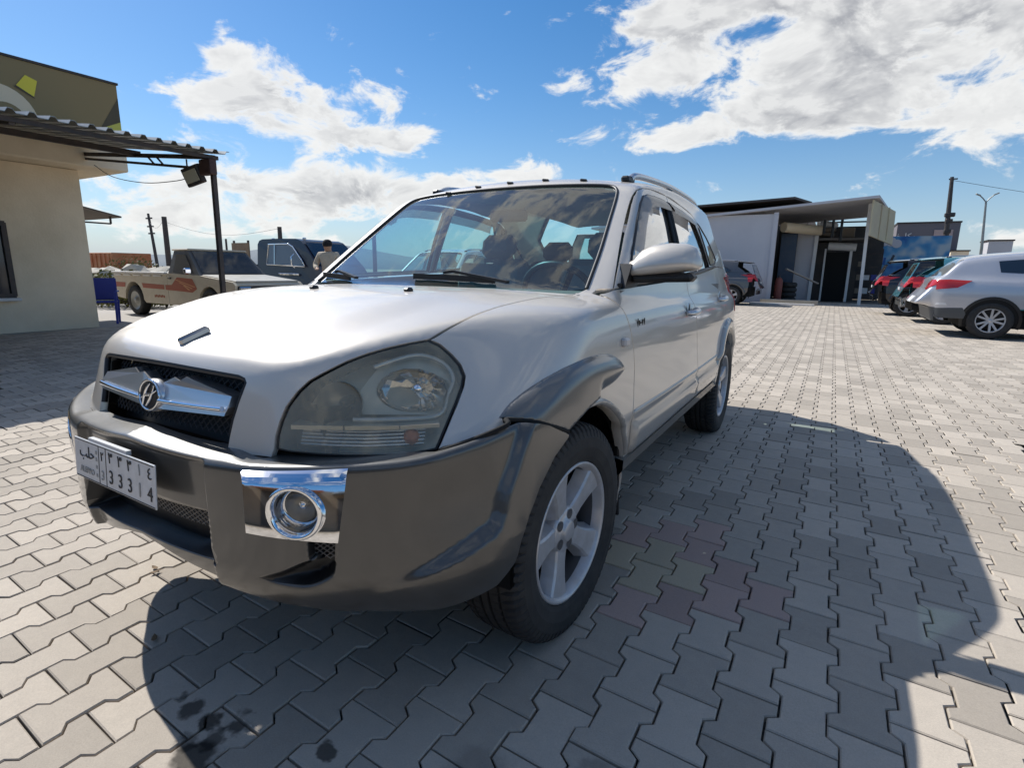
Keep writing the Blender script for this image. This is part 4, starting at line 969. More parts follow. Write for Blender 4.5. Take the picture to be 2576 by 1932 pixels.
for s_ in (1, -1):
    for y, ln in ((.44, .26), (3.02, .20)):
        MB().box((s_*.765, y, .35), (.19, .012, .30), Matrix.Rotation(R(8), 3, 'X'), .004).build('mud_flap', M_BLACK, suv)
    MB().lathe([(.385, 0), (.385, .25), (.02, .25)], 24, Matrix.Rotation(R(-90*s_), 3, 'Y'), (s_*.84, 2.63, .335), a0=R(-92 if s_ > 0 else 88), a1=R(92 if s_ > 0 else 272)).build('wheel_house', M_DARK, suv)

# ---- mirrors
def mirror(s_):
    sec = []       # along x: centre z, half height, half depth, y
    xs = [.80, .815, .84, .88, .94, 1.0, 1.035, 1.05, 1.058]; zt = [1.170, 1.176, 1.212, 1.230, 1.236, 1.232, 1.218, 1.19, 1.165]; zb = [1.112, 1.111, 1.112, 1.116, 1.122, 1.130, 1.136, 1.140, 1.15]; dy = [.05, .055, .065, .075, .08, .078, .065, .045, .012]
    V = []; n = 24
    for x, t, b_, d in zip(xs, zt, zb, dy):
        zc = (t+b_)/2; h_ = (t-b_)/2
        for k in range(n):
            a = 2*math.pi*k/n; ca, sa = math.cos(a), math.sin(a); e = .62
            y = .625+.10*(x-.80)-d*math.copysign(abs(ca)**e, ca)*(1 if ca > 0 else .55); z = zc+h_*math.copysign(abs(sa)**.8, sa)
            if ca > 0: y += (z-b_)*.32
            V.append((s_*x, y, z))
    F = [(i*n+k, i*n+(k+1) % n, (i+1)*n+(k+1) % n, (i+1)*n+k) for i in range(len(xs)-1) for k in range(n)]+[tuple(range(n))[::-1], tuple(range((len(xs)-1)*n, len(xs)*n))]
    if s_ < 0: F = [f[::-1] for f in F]
    m = mesh_obj('side_mirror', V, F, M_SILVER, suv)
    MB().box((s_*.925, .628, 1.108), (.235, .085, .034), Matrix.Rotation(R(4*s_), 3, 'Y') @ Matrix.Rotation(R(-6*s_), 3, 'Y'), .014).build('mirror_base', M_BLACK, m)
    b = MB(); b.prism([(.515, 1.068), (.66, 1.070), (.68, 1.085), (.63, 1.150), (.585, 1.158)], 0, *( (.762, .815) if s_ > 0 else (-.815, -.762))); b.build('mirror_mount', M_BLACK, m)
    MB().box((s_*.94, .688, 1.175), (.19, .004, .085), None, .001).build('mirror_glass', M_CHROME, m)
mirror(1)

# ---- door handles, side lamp, badge
for i, s_ in ((0, 1), (1, -1)):
    for (y, z), dd in (((1.40, .935), doors[i]), ((2.37, .965), rdoors[i])):
        x = side3([(y, z)])[0][0]
        o = MB(); o.lathe([(.034, .002), (.036, .004), (.040, .0005)], 24, Matrix.Rotation(R(90*s_), 3, 'Y') @ Matrix.Diagonal((1.25, .62, 1)), (s_*(x+.0005), y-.03, z)); o.build('handle_rim', M_SATIN, dd)
        MB().lathe([(.034, .0015), (0, .0012)], 24, Matrix.Rotation(R(90*s_), 3, 'Y') @ Matrix.Diagonal((1.25, .62, 1)), (s_*(x+.0008), y-.03, z)).build('handle_bowl', M_BLACK, dd)
        pts = [(s_*(x+.002), y-.075, z-.004), (s_*(x+.030), y-.06, z-.002), (s_*(x+.038), y, z), (s_*(x+.032), y+.06, z+.004), (s_*(x+.004), y+.082, z+.006)]
        MB().tube([tuple(p) for p in smooth_line(pts, 4)], [.010]+[.0145]*15+[.010], 10).build('door_handle', M_SATIN, dd)
    p = side3([(.372, .888)])[0]
    b = MB(); b.box((s_*(p[0]+.006), .372, .888), (.024, .05, .030), None, .007); b.build('side_repeater', mat('repeater', (.55, .52, .5), .3) if 'repeater' not in bpy.data.materials else bpy.data.materials['repeater'], suv)
p = side3([(.585, .94)])[0]
b = MB()
for y0, w_, h_ in ((.545, .006, .034), (.565, .008, .020), (.585, .016, .006), (.605, .006, .022), (.628, .006, .03)):
    b.box((p[0]+.001, y0, .94), (.003, w_, h_))
b.build('door_badge', M_BLACK, doors[0])

# ---- hood ornament, washer nozzles, wipers
hz = AxisChart(2, 2.0, f_body)
def hp(x, y, up=0): q = hz.to3(np.array([[x, y]]))[0]; return Vector((x, y, q[2]+up))
b = MB(); a, c_ = hp(.026, -.672, .006), hp(.044, -.60, .010); b.bar(a, c_, .022, .020, ch=.005); b.build('hood_ornament', mat('dark_chrome', (.38, .38, .39), .12, 1.0), suv)
for x, y in ((-.125, -.10), (.268, -.05)):
    MB().box(hp(x, y, .004), (.026, .03, .016), None, .006).build('washer_nozzle', M_BLACK, suv)
def wsp(x, z, up): 
    q = CG.to3(CG.to2(np.array([[x, Yw(abs(x), z), z]])))[0]; n_ = grad(f_body, q[None])[0]; return Vector(q+n_*up)
for pts, arm in (([(-.02, 1.088), (.14, 1.086), (.30, 1.080), (.36, 1.078)], [(.43, 1.058), (.33, 1.075), (.17, 1.098), (.13, 1.092)]), ([(-.67, 1.085), (-.55, 1.080), (-.40, 1.072)], [(-.30, 1.060), (-.42, 1.078), (-.52, 1.092), (-.54, 1.086)])):
    wb = MB()
    L1 = [wsp(x, z, .012) for x, z in pts]
    for a, c_ in zip(L1[:-1], L1[1:]): wb.bar(a, c_, .012, .022)
    wb = wb.build('wiper', M_BLACK, suv)
    b = MB(); L2 = [wsp(x, z, .026) for x, z in arm]
    for a, c_ in zip(L2[:-1], L2[1:]): b.bar(a, c_, .018, .010)
    b.build('wiper_arm', M_BLACK, wb)
cw = [(-.70, .40), (-.5, .345), (-.25, .285), (0, .27), (.25, .285), (.5, .345), (.70, .40)]
V = []
for x, y in cw: V += [(x, y-.08, 1.030), (x, y+.035, 1.046)]
mesh_obj('cowl', V, [(2*i, 2*i+2, 2*i+3, 2*i+1) for i in range(len(cw)-1)], M_BLACK, suv)

# ---- cabin seen through the glass, and the dark underside
b = MB(); b.box((0, 1.75, .36), (1.50, 3.0, .10)); b.box((0, .22, .62), (1.16, .12, .62)); b.box((0, -.25, .55), (1.0, .75, .50)); b.box((0, 3.2, .5), (1.4, .12, .3)); b.build('underbody', M_DARK, suv)
b = MB()
for s_ in (1, -1): b.box((s_*.79, 1.5, .75), (.03, 2.0, .62)); b.box((s_*.70, 2.75, .80), (.03, .8, .6))
b.build('door_lining', M_TRIM, suv)
dash = MB(); dash.prism([(.36, 1.045), (.60, 1.05), (.80, 1.03), (.86, .98), (.86, .80), (.75, .60), (.36, .60)], 0, -.70, .70); dash.build('dashboard', M_TRIM, suv)
sw = MB(); Mx = rot_to((0, .85, .5)); sw.tube([Mx @ Vector((.185*math.cos(a), .185*math.sin(a), 0))+Vector((.36, .93, 1.0)) for a in np.linspace(0, 2*math.pi, 32, endpoint=False)], .015, 8, closed=True)
for a in (0, 2.1, 4.2): sw.bar(Mx @ Vector((.185*math.cos(a), .185*math.sin(a), 0))+Vector((.36, .93, 1.0)), (.36, .92, .985), .03, .015)
sw.build('steering_wheel', M_BLACK, suv)
def seat(x, y, w_):
    s = MB(); s.box((x, y, .62), (w_, .50, .16), None, .05); s = s.build('seat', M_SEAT, suv)
    MB().box((x, y+.30, .92), (w_, .14, .56), Matrix.Rotation(R(-14), 3, 'X'), .05).build('seat_back', M_SEAT, s)
    for xx in ((x,) if w_ < .8 else (x-.38, x+.38)): MB().box((xx, y+.40, 1.27), (.24, .09, .15), Matrix.Rotation(R(-12), 3, 'X'), .04).build('head_rest', M_SEAT, s)
seat(.36, 1.15, .50); seat(-.36, 1.15, .50); seat(0, 2.05, 1.22)
MB().box((0, 1.05, 1.40), (.22, .03, .06), None, .012).build('rear_view_mirror', M_BLACK, suv)
# ------------------------------------------------------------------ left: rendered building, sign board, sheet-metal canopy
M_RENDER = mat('cream_render', (.82, .70, .52), .92, noise=(1.1, (.66, .55, .39), .9), bump=(30, .35, .01))
M_STEEL = mat('painted_steel', (.045, .043, .045), .55, .3, noise=(8, (.12, .08, .06), .6))
M_TIN = mat('galvanised_sheet', (.34, .35, .34), .45, .7, noise=(3, (.20, .19, .17), .7))
M_OLIVE = mat('sign_olive', (.27, .20, .09), .6); M_CREAM = mat('sign_cream', (.78, .64, .44), .6); M_YEL = mat('sign_yellow', (.78, .65, .06), .55); M_YG = mat('sign_yellowgreen', (.55, .53, .10), .6); M_DOL = mat('sign_dark', (.09, .072, .04), .6)
M_DGLASS = mat('dark_window', (.02, .03, .045), .06, 0, spec=.8)
M_WHITEP = mat('white_paint', (.74, .73, .71), .7, noise=(2, (.58, .56, .54), .5))
bld = empty('shop_building', (-13, -1.2, 0), label='cream rendered single-storey shop with overhanging roof slab beside the canopy', category='building')
def ch(o, p=bld): o.parent = p; o.matrix_parent_inverse = Matrix.Translation(-Vector(p.location)); return o
ch(MB().box((-13.05, -1.30, 1.36), (5.9, 9.5, 2.72)).build('wall', M_RENDER))
ch(MB().box((-12.8, -1.05, 2.90), (6.5, 10.1, .34), None, .02).build('roof_slab', M_RENDER))
win = ch(MB().box((-10.105, 1.60, 1.18), (.05, 1.30, 1.10)).build('window', M_DGLASS))
b = MB()
for y in (.93, 2.29): b.box((-10.07, y, 1.18), (.07, .07, 1.16))
for z in (.61, 1.75): b.box((-10.07, 1.60, z), (.068, 1.42, .07))
b.build('window_frame', M_STEEL, bld).matrix_parent_inverse = Matrix.Translation(-Vector(bld.location))
ch(MB().box((-10.04, 1.60, .55), (.16, 1.5, .05), None, .01).build('window_sill', M_WHITEP))
sg = empty('sign_board', (-10.05, 1.2, 3.05), label='dark olive rooftop sign board with cream disc and yellow cap shape', category='sign')
ch(MB().box((-10.09, 1.16, 3.68), (.16, 6.06, 1.18), None, .008).build('board', M_OLIVE), sg)
ch(MB().box((-10.09, 1.16, 4.285), (.20, 6.10, .035)).build('top_edge', M_STEEL), sg)
def flat(name, pts, m_, x=-10.006): return ch(mesh_obj(name, [(x, y, z) for y, z in pts], [tuple(range(len(pts)))], m_, smooth=False), sg)
circ = lambda cy, cz, r, a0=0, a1=360, n=30: [(cy+r*math.cos(R(a0+(a1-a0)*i/n)), cz+r*math.sin(R(a0+(a1-a0)*i/n))) for i in range(n+1)]
flat('disc', circ(2.47, 3.36, .49)[:-1], M_CREAM); flat('disc_centre', circ(2.55, 3.33, .26)[:-1], M_OLIVE, -10.003); flat('ring', circ(2.62, 3.33, .115)[:-1], M_CREAM, -10.000); flat('ring_centre', circ(2.62, 3.33, .075)[:-1], M_OLIVE, -9.997)
flat('cap', [(2.86, 4.06), (3.01, 4.01), (2.94, 3.76), (2.72, 3.87)], M_YEL, -10.000); flat('cap_brim', [(2.70, 3.85), (2.95, 3.73), (2.93, 3.76), (2.72, 3.88)], M_DOL, -9.998)
flat('corner_triangle', [(4.185, 4.05), (3.86, 3.5), (4.185, 3.62)], M_DOL); flat('corner_flash', [(3.70, 3.40), (4.185, 3.65), (4.185, 3.40)], M_YG, -10.003)  # dark olive and yellow-green triangles printed on the board
# canopy
can = empty('metal_canopy', (-6.2, 3.35, 0), label='corrugated metal canopy on a thin steel post beside the cream building', category='canopy')
V = []; F = []; ys = []
y = -6.0; prof = [(0, 0), (.09, 0), (.115, .04), (.155, .04), (.18, 0)]
while y < 3.42:
    for dy, dz in prof[:-1]: ys.append((y+dy, dz))
    y += .18
for yy, dz in ys: V += [(-5.92, yy, 2.63+dz), (-10.3, yy, 3.16+dz)]
n0 = len(V)
for yy, dz in ys: V += [(-5.92, yy, 2.622+dz), (-10.3, yy, 3.152+dz)]
for i in range(len(ys)-1): F += [(2*i, 2*i+2, 2*i+3, 2*i+1), (n0+2*i, n0+2*i+1, n0+2*i+3, n0+2*i+2), (2*i, n0+2*i, n0+2*i+2, 2*i+2)]
ch(mesh_obj('corrugated_sheet', V, F, M_TIN, smooth=False), can)
def cbar(name, a, c, w, h=None): return ch(MB().bar(a, c, w, h).build(name, M_STEEL), can)
cbar('post', (-6.12, 3.36, 0), (-6.08, 3.36, 2.60), .058)
for yy in (-4.6, -.6): cbar('post', (-6.1, yy, 0), (-6.1, yy, 2.6), .075)
cbar('edge_beam', (-6.05, -6, 2.58), (-6.05, 3.42, 2.58), .04, .05); cbar('purlin', (-8.0, -6, 2.80), (-8.0, 3.42, 2.80), .05, .08)
cbar('end_rafter', (-6.05, 3.36, 2.585), (-9.6, 3.36, 2.93), .05, .055); cbar('end_tie', (-6.15, 3.36, 2.44), (-9.6, 3.36, 2.86), .035, .035)
for yy in (1.2, -1.0, -3.2): cbar('rafter', (-6.05, yy, 2.56), (-9.6, yy, 3.00), .05, .06)
for t_ in (.35, .42): cbar('truss_web', (-6.1-3.4*t_, 3.36, 2.45+.40*t_), (-6.1-3.4*(t_+.05), 3.36, 2.60+.34*t_), .02)
fl = empty('flood_light', (-6.45, 3.30, 2.30), label='square LED flood light hanging under the canopy end', category='lamp')
Mf = Matrix.Rotation(R(-8), 3, 'Y') @ Matrix.Rotation(R(18), 3, 'X')
ch(MB().box((-6.45, 3.30, 2.365), (.38, .07, .25), Mf, .012).build('lamp_body', M_STEEL), fl)
ch(MB().box((-6.45, 3.262, 2.352), (.29, .012, .16), Mf).build('lamp_panel', mat('lamp_panel', (.55, .50, .36), .3)), fl)
ch(MB().bar((-6.62, 3.32, 2.50), (-6.62, 3.32, 2.60), .015).build('hanger', M_STEEL), fl)
jb = MB().box((-6.10, 3.30, 2.45), (.26, .10, .20), None, .01).build('junction_box', mat('box_brown', (.06, .025, .02), .5), label='dark brown metal box fixed to the canopy post', category='box')
cwv = [(-9.4, 3.4, 2.75), (-8.8, 3.38, 2.52), (-7.8, 3.34, 2.36), (-6.9, 3.32, 2.33), (-6.55, 3.31, 2.36)]
tag_c = MB().tube([tuple(p) for p in smooth_line(cwv, 5)], .006, 5).build('lamp_cable', M_BLACK, label='thin sagging cable running from the shop roof to the flood light', category='cable')
aw = empty('rear_awning', (-12, 4.5, 2), label='small sloping brown sheet awning behind the cream building', category='awning')
V = [(-13.4, 3.45, 2.34), (-13.4, 4.62, 2.10), (-11.3, 4.62, 2.10), (-11.3, 3.45, 2.34), (-13.4, 3.45, 2.31), (-13.4, 4.62, 2.07), (-11.3, 4.62, 2.07), (-11.3, 3.45, 2.31)]
ch(mesh_obj('sheet', V, [(0, 3, 2, 1), (4, 5, 6, 7), (0, 1, 5, 4), (1, 2, 6, 5), (2, 3, 7, 6)], mat('brown_sheet', (.11, .09, .075), .7), smooth=False), aw)
ch(MB().bar((-11.5, 3.45, 1.95), (-11.5, 4.5, 1.95), .03).bar((-11.5, 4.5, 1.95), (-11.5, 4.5, 2.09), .03).build('bracket', M_STEEL), aw)
# blue plastic chair by the wall
M_BLUE = mat('blue_plastic', (.02, .035, .26), .35)
ck = empty('plastic_chair', (-10.75, 3.86, 0), R(-30), label='blue plastic armchair against the end of the cream building', category='chair')
for nm, c_, d_ in (('seat', (0, 0, .42), (.42, .42, .03)), ('backrest', (-.20, 0, .66), (.03, .42, .42)), ('armrest', (0, .22, .62), (.40, .05, .03)), ('armrest', (0, -.22, .62), (.40, .05, .03))): MB().box(c_, d_, None, .01).build(nm, M_BLUE, ck)
for x in (-.19, .19):
    for y in (-.19, .19): MB().bar((x, y, 0), (x*.95, y*1.1, .62 if x > 0 else .45), .04).build('leg', M_BLUE, ck)

# ------------------------------------------------------------------ bundle of bushes and rubble behind
M_LEAF = mat('bush_leaf', (.10, .105, .022), .7, noise=(4, (.16, .15, .03), .8)); M_ROCK = mat('pale_rock', (.50, .46, .38), .9, noise=(2, (.34, .30, .24), .8))
def bush(loc, r, h_, n, label):
    e = empty('bush', loc, label=label, category='bush', group='bushes behind the yard'); q = random.Random(int(loc[0]*7+99)); V = []; F = []
    for i in range(n):
        a = q.uniform(0, 6.28); rr = r*math.sqrt(q.random()); z = h_*(.1+.9*q.random())*(1-.5*(rr/r)**2); s = q.uniform(.04, .09); d = Vector((q.gauss(0, 1), q.gauss(0, 1), q.gauss(0, .7))).normalized(); u = d.orthogonal().normalized(); w = d.cross(u)
        c_ = Vector((rr*math.cos(a), rr*math.sin(a), z)); k = len(V); V += [c_-u*s, c_+w*s*.5, c_+u*s, c_-w*s*.5]; F.append((k, k+1, k+2, k+3))
    mesh_obj('foliage', V, F, M_LEAF, e, smooth=False)
    b = MB()
    for i in range(5): a = i*1.26; b.bar((0, 0, 0), (r*.5*math.cos(a), r*.5*math.sin(a), h_*.7), .025)
    b.build('stem', M_STEEL, e)
for i, (x, y, r, h_) in enumerate(((-15.1, 6.3, .8, 1.0), (-14.3, 6.9, .7, .95), (-16.3, 6.5, .8, 1.0))): bush((x, y, 0), r, h_, 900, ('yellow-green bush behind the pickup tailgate', 'leafy yellowish bush beside the pickup bed', 'yellow-green bush behind the blue chair')[i])
def rock(loc, s, seed):
    q = random.Random(seed); bm = bmesh.new(); bmesh.ops.create_icosphere(bm, subdivisions=2, radius=1)
    for v in bm.verts: v.co *= 1+q.uniform(-.22, .22); v.co = Vector((v.co.x*s[0], v.co.y*s[1], v.co.z*s[2]))
    me = bpy.data.meshes.new('rubble_stone'); bm.to_mesh(me); bm.free(); me.materials.append(M_ROCK); o = bpy.data.objects.new('rubble_stone', me); o.location = loc; return o
for i in range(14):
    x = -30+i*.85; q = random.Random(i); o = rock((x+q.uniform(-.3, .3), 11.5+q.uniform(-.8, .8), .55), (q.uniform(.5, 1.0), .6, q.uniform(.35, .62)), i); link(o, None, label='pale sunlit boulder in the rubble bank behind the pickup', category='rock', group='rubble bank boulders')
mesh_obj('earth_bank', [(-40, 10, 0), (-16, 10, 0), (-16, 12, .75), (-40, 12, .75), (-40, 17, .2), (-16, 17, .2)], [(0, 1, 2, 3), (3, 2, 5, 4)], M_DIRT, smooth=False, kind='structure')
M_ORANGE = mat('rust_orange', (.42, .105, .035), .75, noise=(1.2, (.55, .34, .18), .7))
sk = empty('container_skip', (-38.5, 16.4, 0), label='long rusty orange container standing far behind the pickup', category='container')
MB().box((0, 0, 1.1), (6.2, 2.2, 1.46), None, .03).build('body', M_ORANGE, sk)
for i in range(12): MB().box((-2.9+.52*i, -1.13, 1.1), (.12, .08, 1.36)).build('rib', M_ORANGE, sk)
b = MB(); [b.tube([(x, 0, .18), (x, .01, .18)], .2, 10) for x in ()]
MB().box((0, 0, .2), (5.6, 1.6, .4)).build('chassis', M_STEEL, sk)
bush((-33.5, 15.5, .2), 1.6, 1.5, 700, 'grey-green bush at the end of the orange container')
def pole(name, loc, h_, r, lean, label, cat='pole', m_=M_STEEL):
    return MB().tube([loc, (loc[0]+lean, loc[1], h_*.5), (loc[0]+lean*2, loc[1], h_)], [r, r*.9, r*.8], 10).build(name, m_, label=label, category=cat)
pole('pipe_post', (-30.75, 16, 0), 3.75, .16, .0, 'thick black pipe post rising behind the pickup cab'); pole('pipe_post', (-21.2, 16, 0), 2.97, .12, .0, 'black pipe post standing behind the blue truck cab'); pole('pipe_post', (-17.2, 18, 0), 2.75, .11, 0, 'black pipe post next to the windscreen pillar of the silver SUV')
up = empty('utility_pole', (-51, 26, 0), label='leaning wooden utility pole with short crossarms far behind', category='pole')
MB().tube([(0, 0, 0), (-.3, 0, 2.7), (-.65, 0, 5.6)], [.15, .13, .10], 8).build('shaft', M_STEEL, up)
for z in (3.9, 4.5, 5.2): MB().box((-.3-.055*(z-2.7)*2.2, 0, z), (.9, .12, .12)).build('crossarm', M_STEEL, up)
pole('mast', (-26, 16, 0), 2.95, .03, -.05, 'slender leaning mast beside the timber board'); pole('mast', (-24.6, 15.5, 0), 2.45, .06, .0, 'short forked mast between the pickup and timber board')
bo = empty('timber_board', (-21.3, 14, 0), label='brown timber board on posts behind the pickup windscreen', category='board')
MB().box((0, 0, 1.72), (1.15, .06, .85)).build('panel', mat('timber', (.20, .14, .09), .85, noise=(5, (.28, .20, .13), .8)), bo)
for x in (-.5, .5): MB().bar((x, .05, 0), (x, .05, 2.25), .07).build('post', M_STEEL, bo)
for i, (z0, z1) in enumerate(((4.9, 3.55), (3.55, 2.9))):
    pa = ((-51.6, 26, 4.9), (-30.8, 16, 3.6)) if i == 0 else ((-30.8, 16, 3.5), (-21.2, 16, 2.9))
    pts = [tuple(Vector(pa[0]).lerp(Vector(pa[1]), t)+Vector((0, 0, -.5*math.sin(math.pi*t)))) for t in np.linspace(0, 1, 9)]
    MB().tube(pts, .008, 4).build('overhead_wire', M_BLACK, label=('sagging wire between utility pole and thick pipe post', 'sagging wire between the two black pipe posts')[i], category='wire')

# ------------------------------------------------------------------ cream pickup with red stripes
M_PCREAM = mat('pickup_cream', (.52, .46, .35), .45, 0, .3, noise=(5, (.42, .35, .25), .7)); M_STRIPE = mat('red_stripe', (.34, .075, .03), .5); M_STRIPE2 = mat('orange_stripe', (.60, .28, .12), .5)
def road_wheel(parent, loc, r=.32, w=.2, face=-1, spokes=None, m_=None):
    e = empty('wheel', loc); e.parent = parent; Mx = Matrix.Rotation(R(90 if face < 0 else -90), 3, 'X')
    MB().lathe([(r*.62, w*.42), (r*.7, w*.5), (r*.9, w*.5), (r*.98, w*.4), (r, w*.2), (r, -w*.4), (r*.9, -w*.5), (r*.6, -w*.5)], 30, Mx).build('tyre', M_RUBBER, e)
    if spokes:
        MB().lathe([(r*.64, w*.44), (r*.60, w*.46), (r*.58, w*.2), (r*.55, -w*.3)], 30, Mx).build('rim', m_, e); MB().lathe([(r*.57, w*.05), (0, w*.05)], 30, Mx).build('rim_back', M_DARK, e)
        for k in range(5):
            for d in (-.19, .19):
                a = 2*math.pi*k/5+d; a2 = 2*math.pi*k/5+d*1.35; p0 = Mx @ Vector((r*.10*math.cos(a), r*.10*math.sin(a), w*.36)); p1 = Mx @ Vector((r*.60*math.cos(a2), r*.60*math.sin(a2), w*.42)); MB().bar(p0, p1, .045 if False else r*.10, .03, up=tuple(Mx @ Vector((0, 0, 1)))).build('spoke', m_, e)
        MB().lathe([(r*.17, w*.30), (r*.16, w*.42), (0, w*.43)], 20, Mx).build('hub_cap', m_, e)
    else:
        MB().lathe([(r*.62, w*.44), (r*.58, w*.40), (r*.42, w*.22), (r*.22, w*.30), (r*.2, w*.44), (0, w*.46)], 26, Mx).build('rim', m_ or M_TIN, e)
    return e
pk = empty('pickup_truck', (-11, 6.0, 0), label='old cream pickup truck with red side stripes parked behind the canopy post', category='pickup')
y0, y1 = -.80, .80
def yprism(poly, name, m_, par=pk, a=y0, c=y1, **kw): return MB().prism(poly, 1, a, c).build(name, m_, par)
arcp = lambda cx, cz, r, a0, a1, n=12: [(cx+r*math.cos(R(a0+(a1-a0)*i/n)), cz+r*math.sin(R(a0+(a1-a0)*i/n))) for i in range(n+1)]
yprism([(-2.19, .40), (-1.78, .36)]+arcp(-1.38, .36, .40, 180, 0)+[(-.98, .36), (-.9, .30), (0.03, .30), (.03, .96), (-2.19, .97)], 'bed', M_PCREAM)
for s_ in (y0-.015, y1+.015): MB().box((-1.08, s_, .965), (2.24, .08, .045), None, .01).build('bed_rail', M_WHITEP, pk)
for i in range(5): MB().box((-2.0+.42*i, y0-.012, .905), (.30, .02, .035)).build('rope_hook', M_WHITEP, pk)
yprism([(.04, .30), (1.10, .30)]+[(1.14, .36)]+arcp(1.52, .34, .38, 180, 0)+[(1.95, .36), (2.36, .38), (2.40, .76), (2.32, .82), (1.25, .93), (.04, .96)], 'cab_body', M_PCREAM)
cabV = [(.06, -.78, .95), (1.22, -.78, .93), (1.22, .78, .93), (.06, .78, .95), (.17, -.66, 1.44), (.66, -.66, 1.46), (.66, .66, 1.46), (.17, .66, 1.44)]
mesh_obj('cab_top', cabV, [(0, 1, 5, 4), (1, 2, 6, 5), (2, 3, 7, 6), (3, 0, 4, 7), (4, 5, 6, 7)], mat('pickup_grey', (.10, .095, .09), .5), pk, smooth=False)
MB().box((.40, 0, 1.462), (.62, 1.36, .045), None, .02).build('cab_roof', M_PCREAM, pk)
def quad(name, P, m_, par, off): 
    P = [Vector(p)+Vector(off) for p in P]; mesh_obj(name, P, [(0, 1, 2, 3)], m_, par, smooth=False)
quad('side_window', [(.27, -.775, .985), (1.00, -.775, .975), (.64, -.688, 1.36), (.30, -.685, 1.36)], M_DGLASS, pk, (0, -.012, 0))
quad('windscreen', [(1.17, -.70, .965), (1.17, .70, .965), (.70, .60, 1.42), (.70, -.60, 1.42)], glass_mat('pickup_glass', (.25, .27, .28), 1.5, .10, 0, 1.5), pk, (.025, 0, .012))
MB().box((1.78, 0, .885), (1.12, 1.46, .03), Matrix.Rotation(R(5.5), 3, 'Y'), .01).build('hood', mat('pickup_hood', (.42, .40, .35), .5, noise=(6, (.30, .28, .24), .8)), pk)
MB().box((2.38, 0, .64), (.08, 1.5, .22), None, .02).build('grille', M_BLACK, pk); MB().box((2.43, 0, .43), (.12, 1.62, .14), None, .03).build('bumper', M_TIN, pk)
for s_ in (-.6, .6): MB().box((2.42, s_, .66), (.05, .26, .15), None, .02).build('headlight', M_REFL, pk)
sy = y0-.004
def side_decal(name, poly, m_, dy=0): mesh_obj(name, [(x, sy-dy, z) for x, z in poly], [tuple(range(len(poly)))], m_, pk, smooth=False)
side_decal('red_band', [(-2.18, .63), (-1.74, .63), (-1.70, .735), (-2.18, .74)], M_STRIPE); side_decal('red_band', [(-.96, .63), (-.10, .615), (-.10, .715), (-1.0, .735)], M_STRIPE)
side_decal('red_band', [(-.05, .61), (.95, .58), (1.12, .66), (.98, .86), (.42, .885), (.20, .72), (-.05, .715)], M_STRIPE)
for k in range(3): side_decal('pale_ray', [(.30+.16*k, .84-.06*k), (.36+.16*k, .845-.06*k), (1.08-.10*k, .70-.035*k), (1.02-.10*k, .69-.035*k)], M_STRIPE2, .003)
for s_ in (-.9,): MB().box((1.0, s_, 1.02), (.07, .16, .13), None, .03).build('door_mirror', M_CHROME, pk)
MB().box((.16, sy-.015, .86), (.10, .03, .035), None, .008).build('door_handle', M_BLACK, pk)
for x in (-1.38, 1.52):
    road_wheel(pk, (x, -.70, .335), .335, .2, -1); road_wheel(pk, (x, .70, .335), .335, .2, 1)
MB().box((0, 0, .42), (4.3, 1.2, .2)).build('chassis', M_DARK, pk)
for i in range(7):
    MB().box((-.5+.06*i, sy-.001, .46+.01*(i % 2)), (.035, .004, .05)).build('door_lettering', M_STRIPE, pk)

# ------------------------------------------------------------------ dark blue truck cab
M_NAVY = mat('navy_paint', (.008, .013, .032), .38, .0, .25)
tk = empty('blue_truck', (-12.7, 10.4, 0), label='dark navy truck with chrome-edged door window behind the pickup', category='truck')
tb = [(-1.25, .45), (1.55, .45), (1.62, .80), (1.60, .98), (1.47, 1.14), (1.10, 1.52), (.82, 1.80), (.70, 1.89), (.50, 1.945), (-.3, 1.96), (-1.02, 1.95), (-1.16, 1.91), (-1.23, 1.80)]
for a, c_ in ((-.95, .95),):
    V = []; n = len(tb)
    for s_ in (-1, 1):
        for x, z in tb: V.append((x, s_*(.92-.12*max(z-1.1, 0)/.85), z))
    Fp = [tuple(range(n)), tuple(range(n, 2*n))[::-1]]+[(i, n+i, n+(i+1) % n, (i+1) % n) for i in range(n)]
    cab = mesh_obj('cab', V, Fp, M_NAVY, tk, smooth=False)
quad('windscreen', [(1.42, -.80, 1.20), (1.42, .80, 1.20), (.80, .74, 1.82), (.80, -.74, 1.82)], M_DGLASS, tk, (.02, 0, .02))
def twin(name, P, m_, off): mesh_obj(name, [(x, -(.92-.12*max(z-1.1, 0)/.85)-off, z) for x, z in P], [tuple(range(len(P)))], m_, tk, smooth=False)
wpoly = [(-.72, 1.20), (.95, 1.16), (.80, 1.35), (.40, 1.72), (.20, 1.80), (-.70, 1.80)]
twin('side_window', wpoly, mat('truck_window', (.16, .18, .20), .08), .006)
MB().tube([(x, -(.92-.12*max(z-1.1, 0)/.85)-.012, z) for x, z in wpoly], .022, 6, closed=True).build('window_trim', M_CHROME, tk)
MB().bar((-.38, -.90, 1.20), (-.38, -.85, 1.80), .05, .02).build('window_divider', M_CHROME, tk)
MB().tube([(.62, -1.0, 1.12), (.62, -1.10, 1.20), (.62, -1.10, 1.42), (.62, -1.0, 1.5)], .02, 6).build('mirror_frame', M_CHROME, tk)
MB().box((.25, -.93, .92), (.9, .03, .06), None, .01).build('side_moulding', M_CHROME, tk)
MB().box((-3.0, 0, .95), (3.3, 1.9, .5)).build('cargo_bed', M_NAVY, tk)
for x in (-.2, -3.2): road_wheel(tk, (x, -.80, .40), .40, .24, -1); road_wheel(tk, (x, .80, .40), .40, .24, 1)
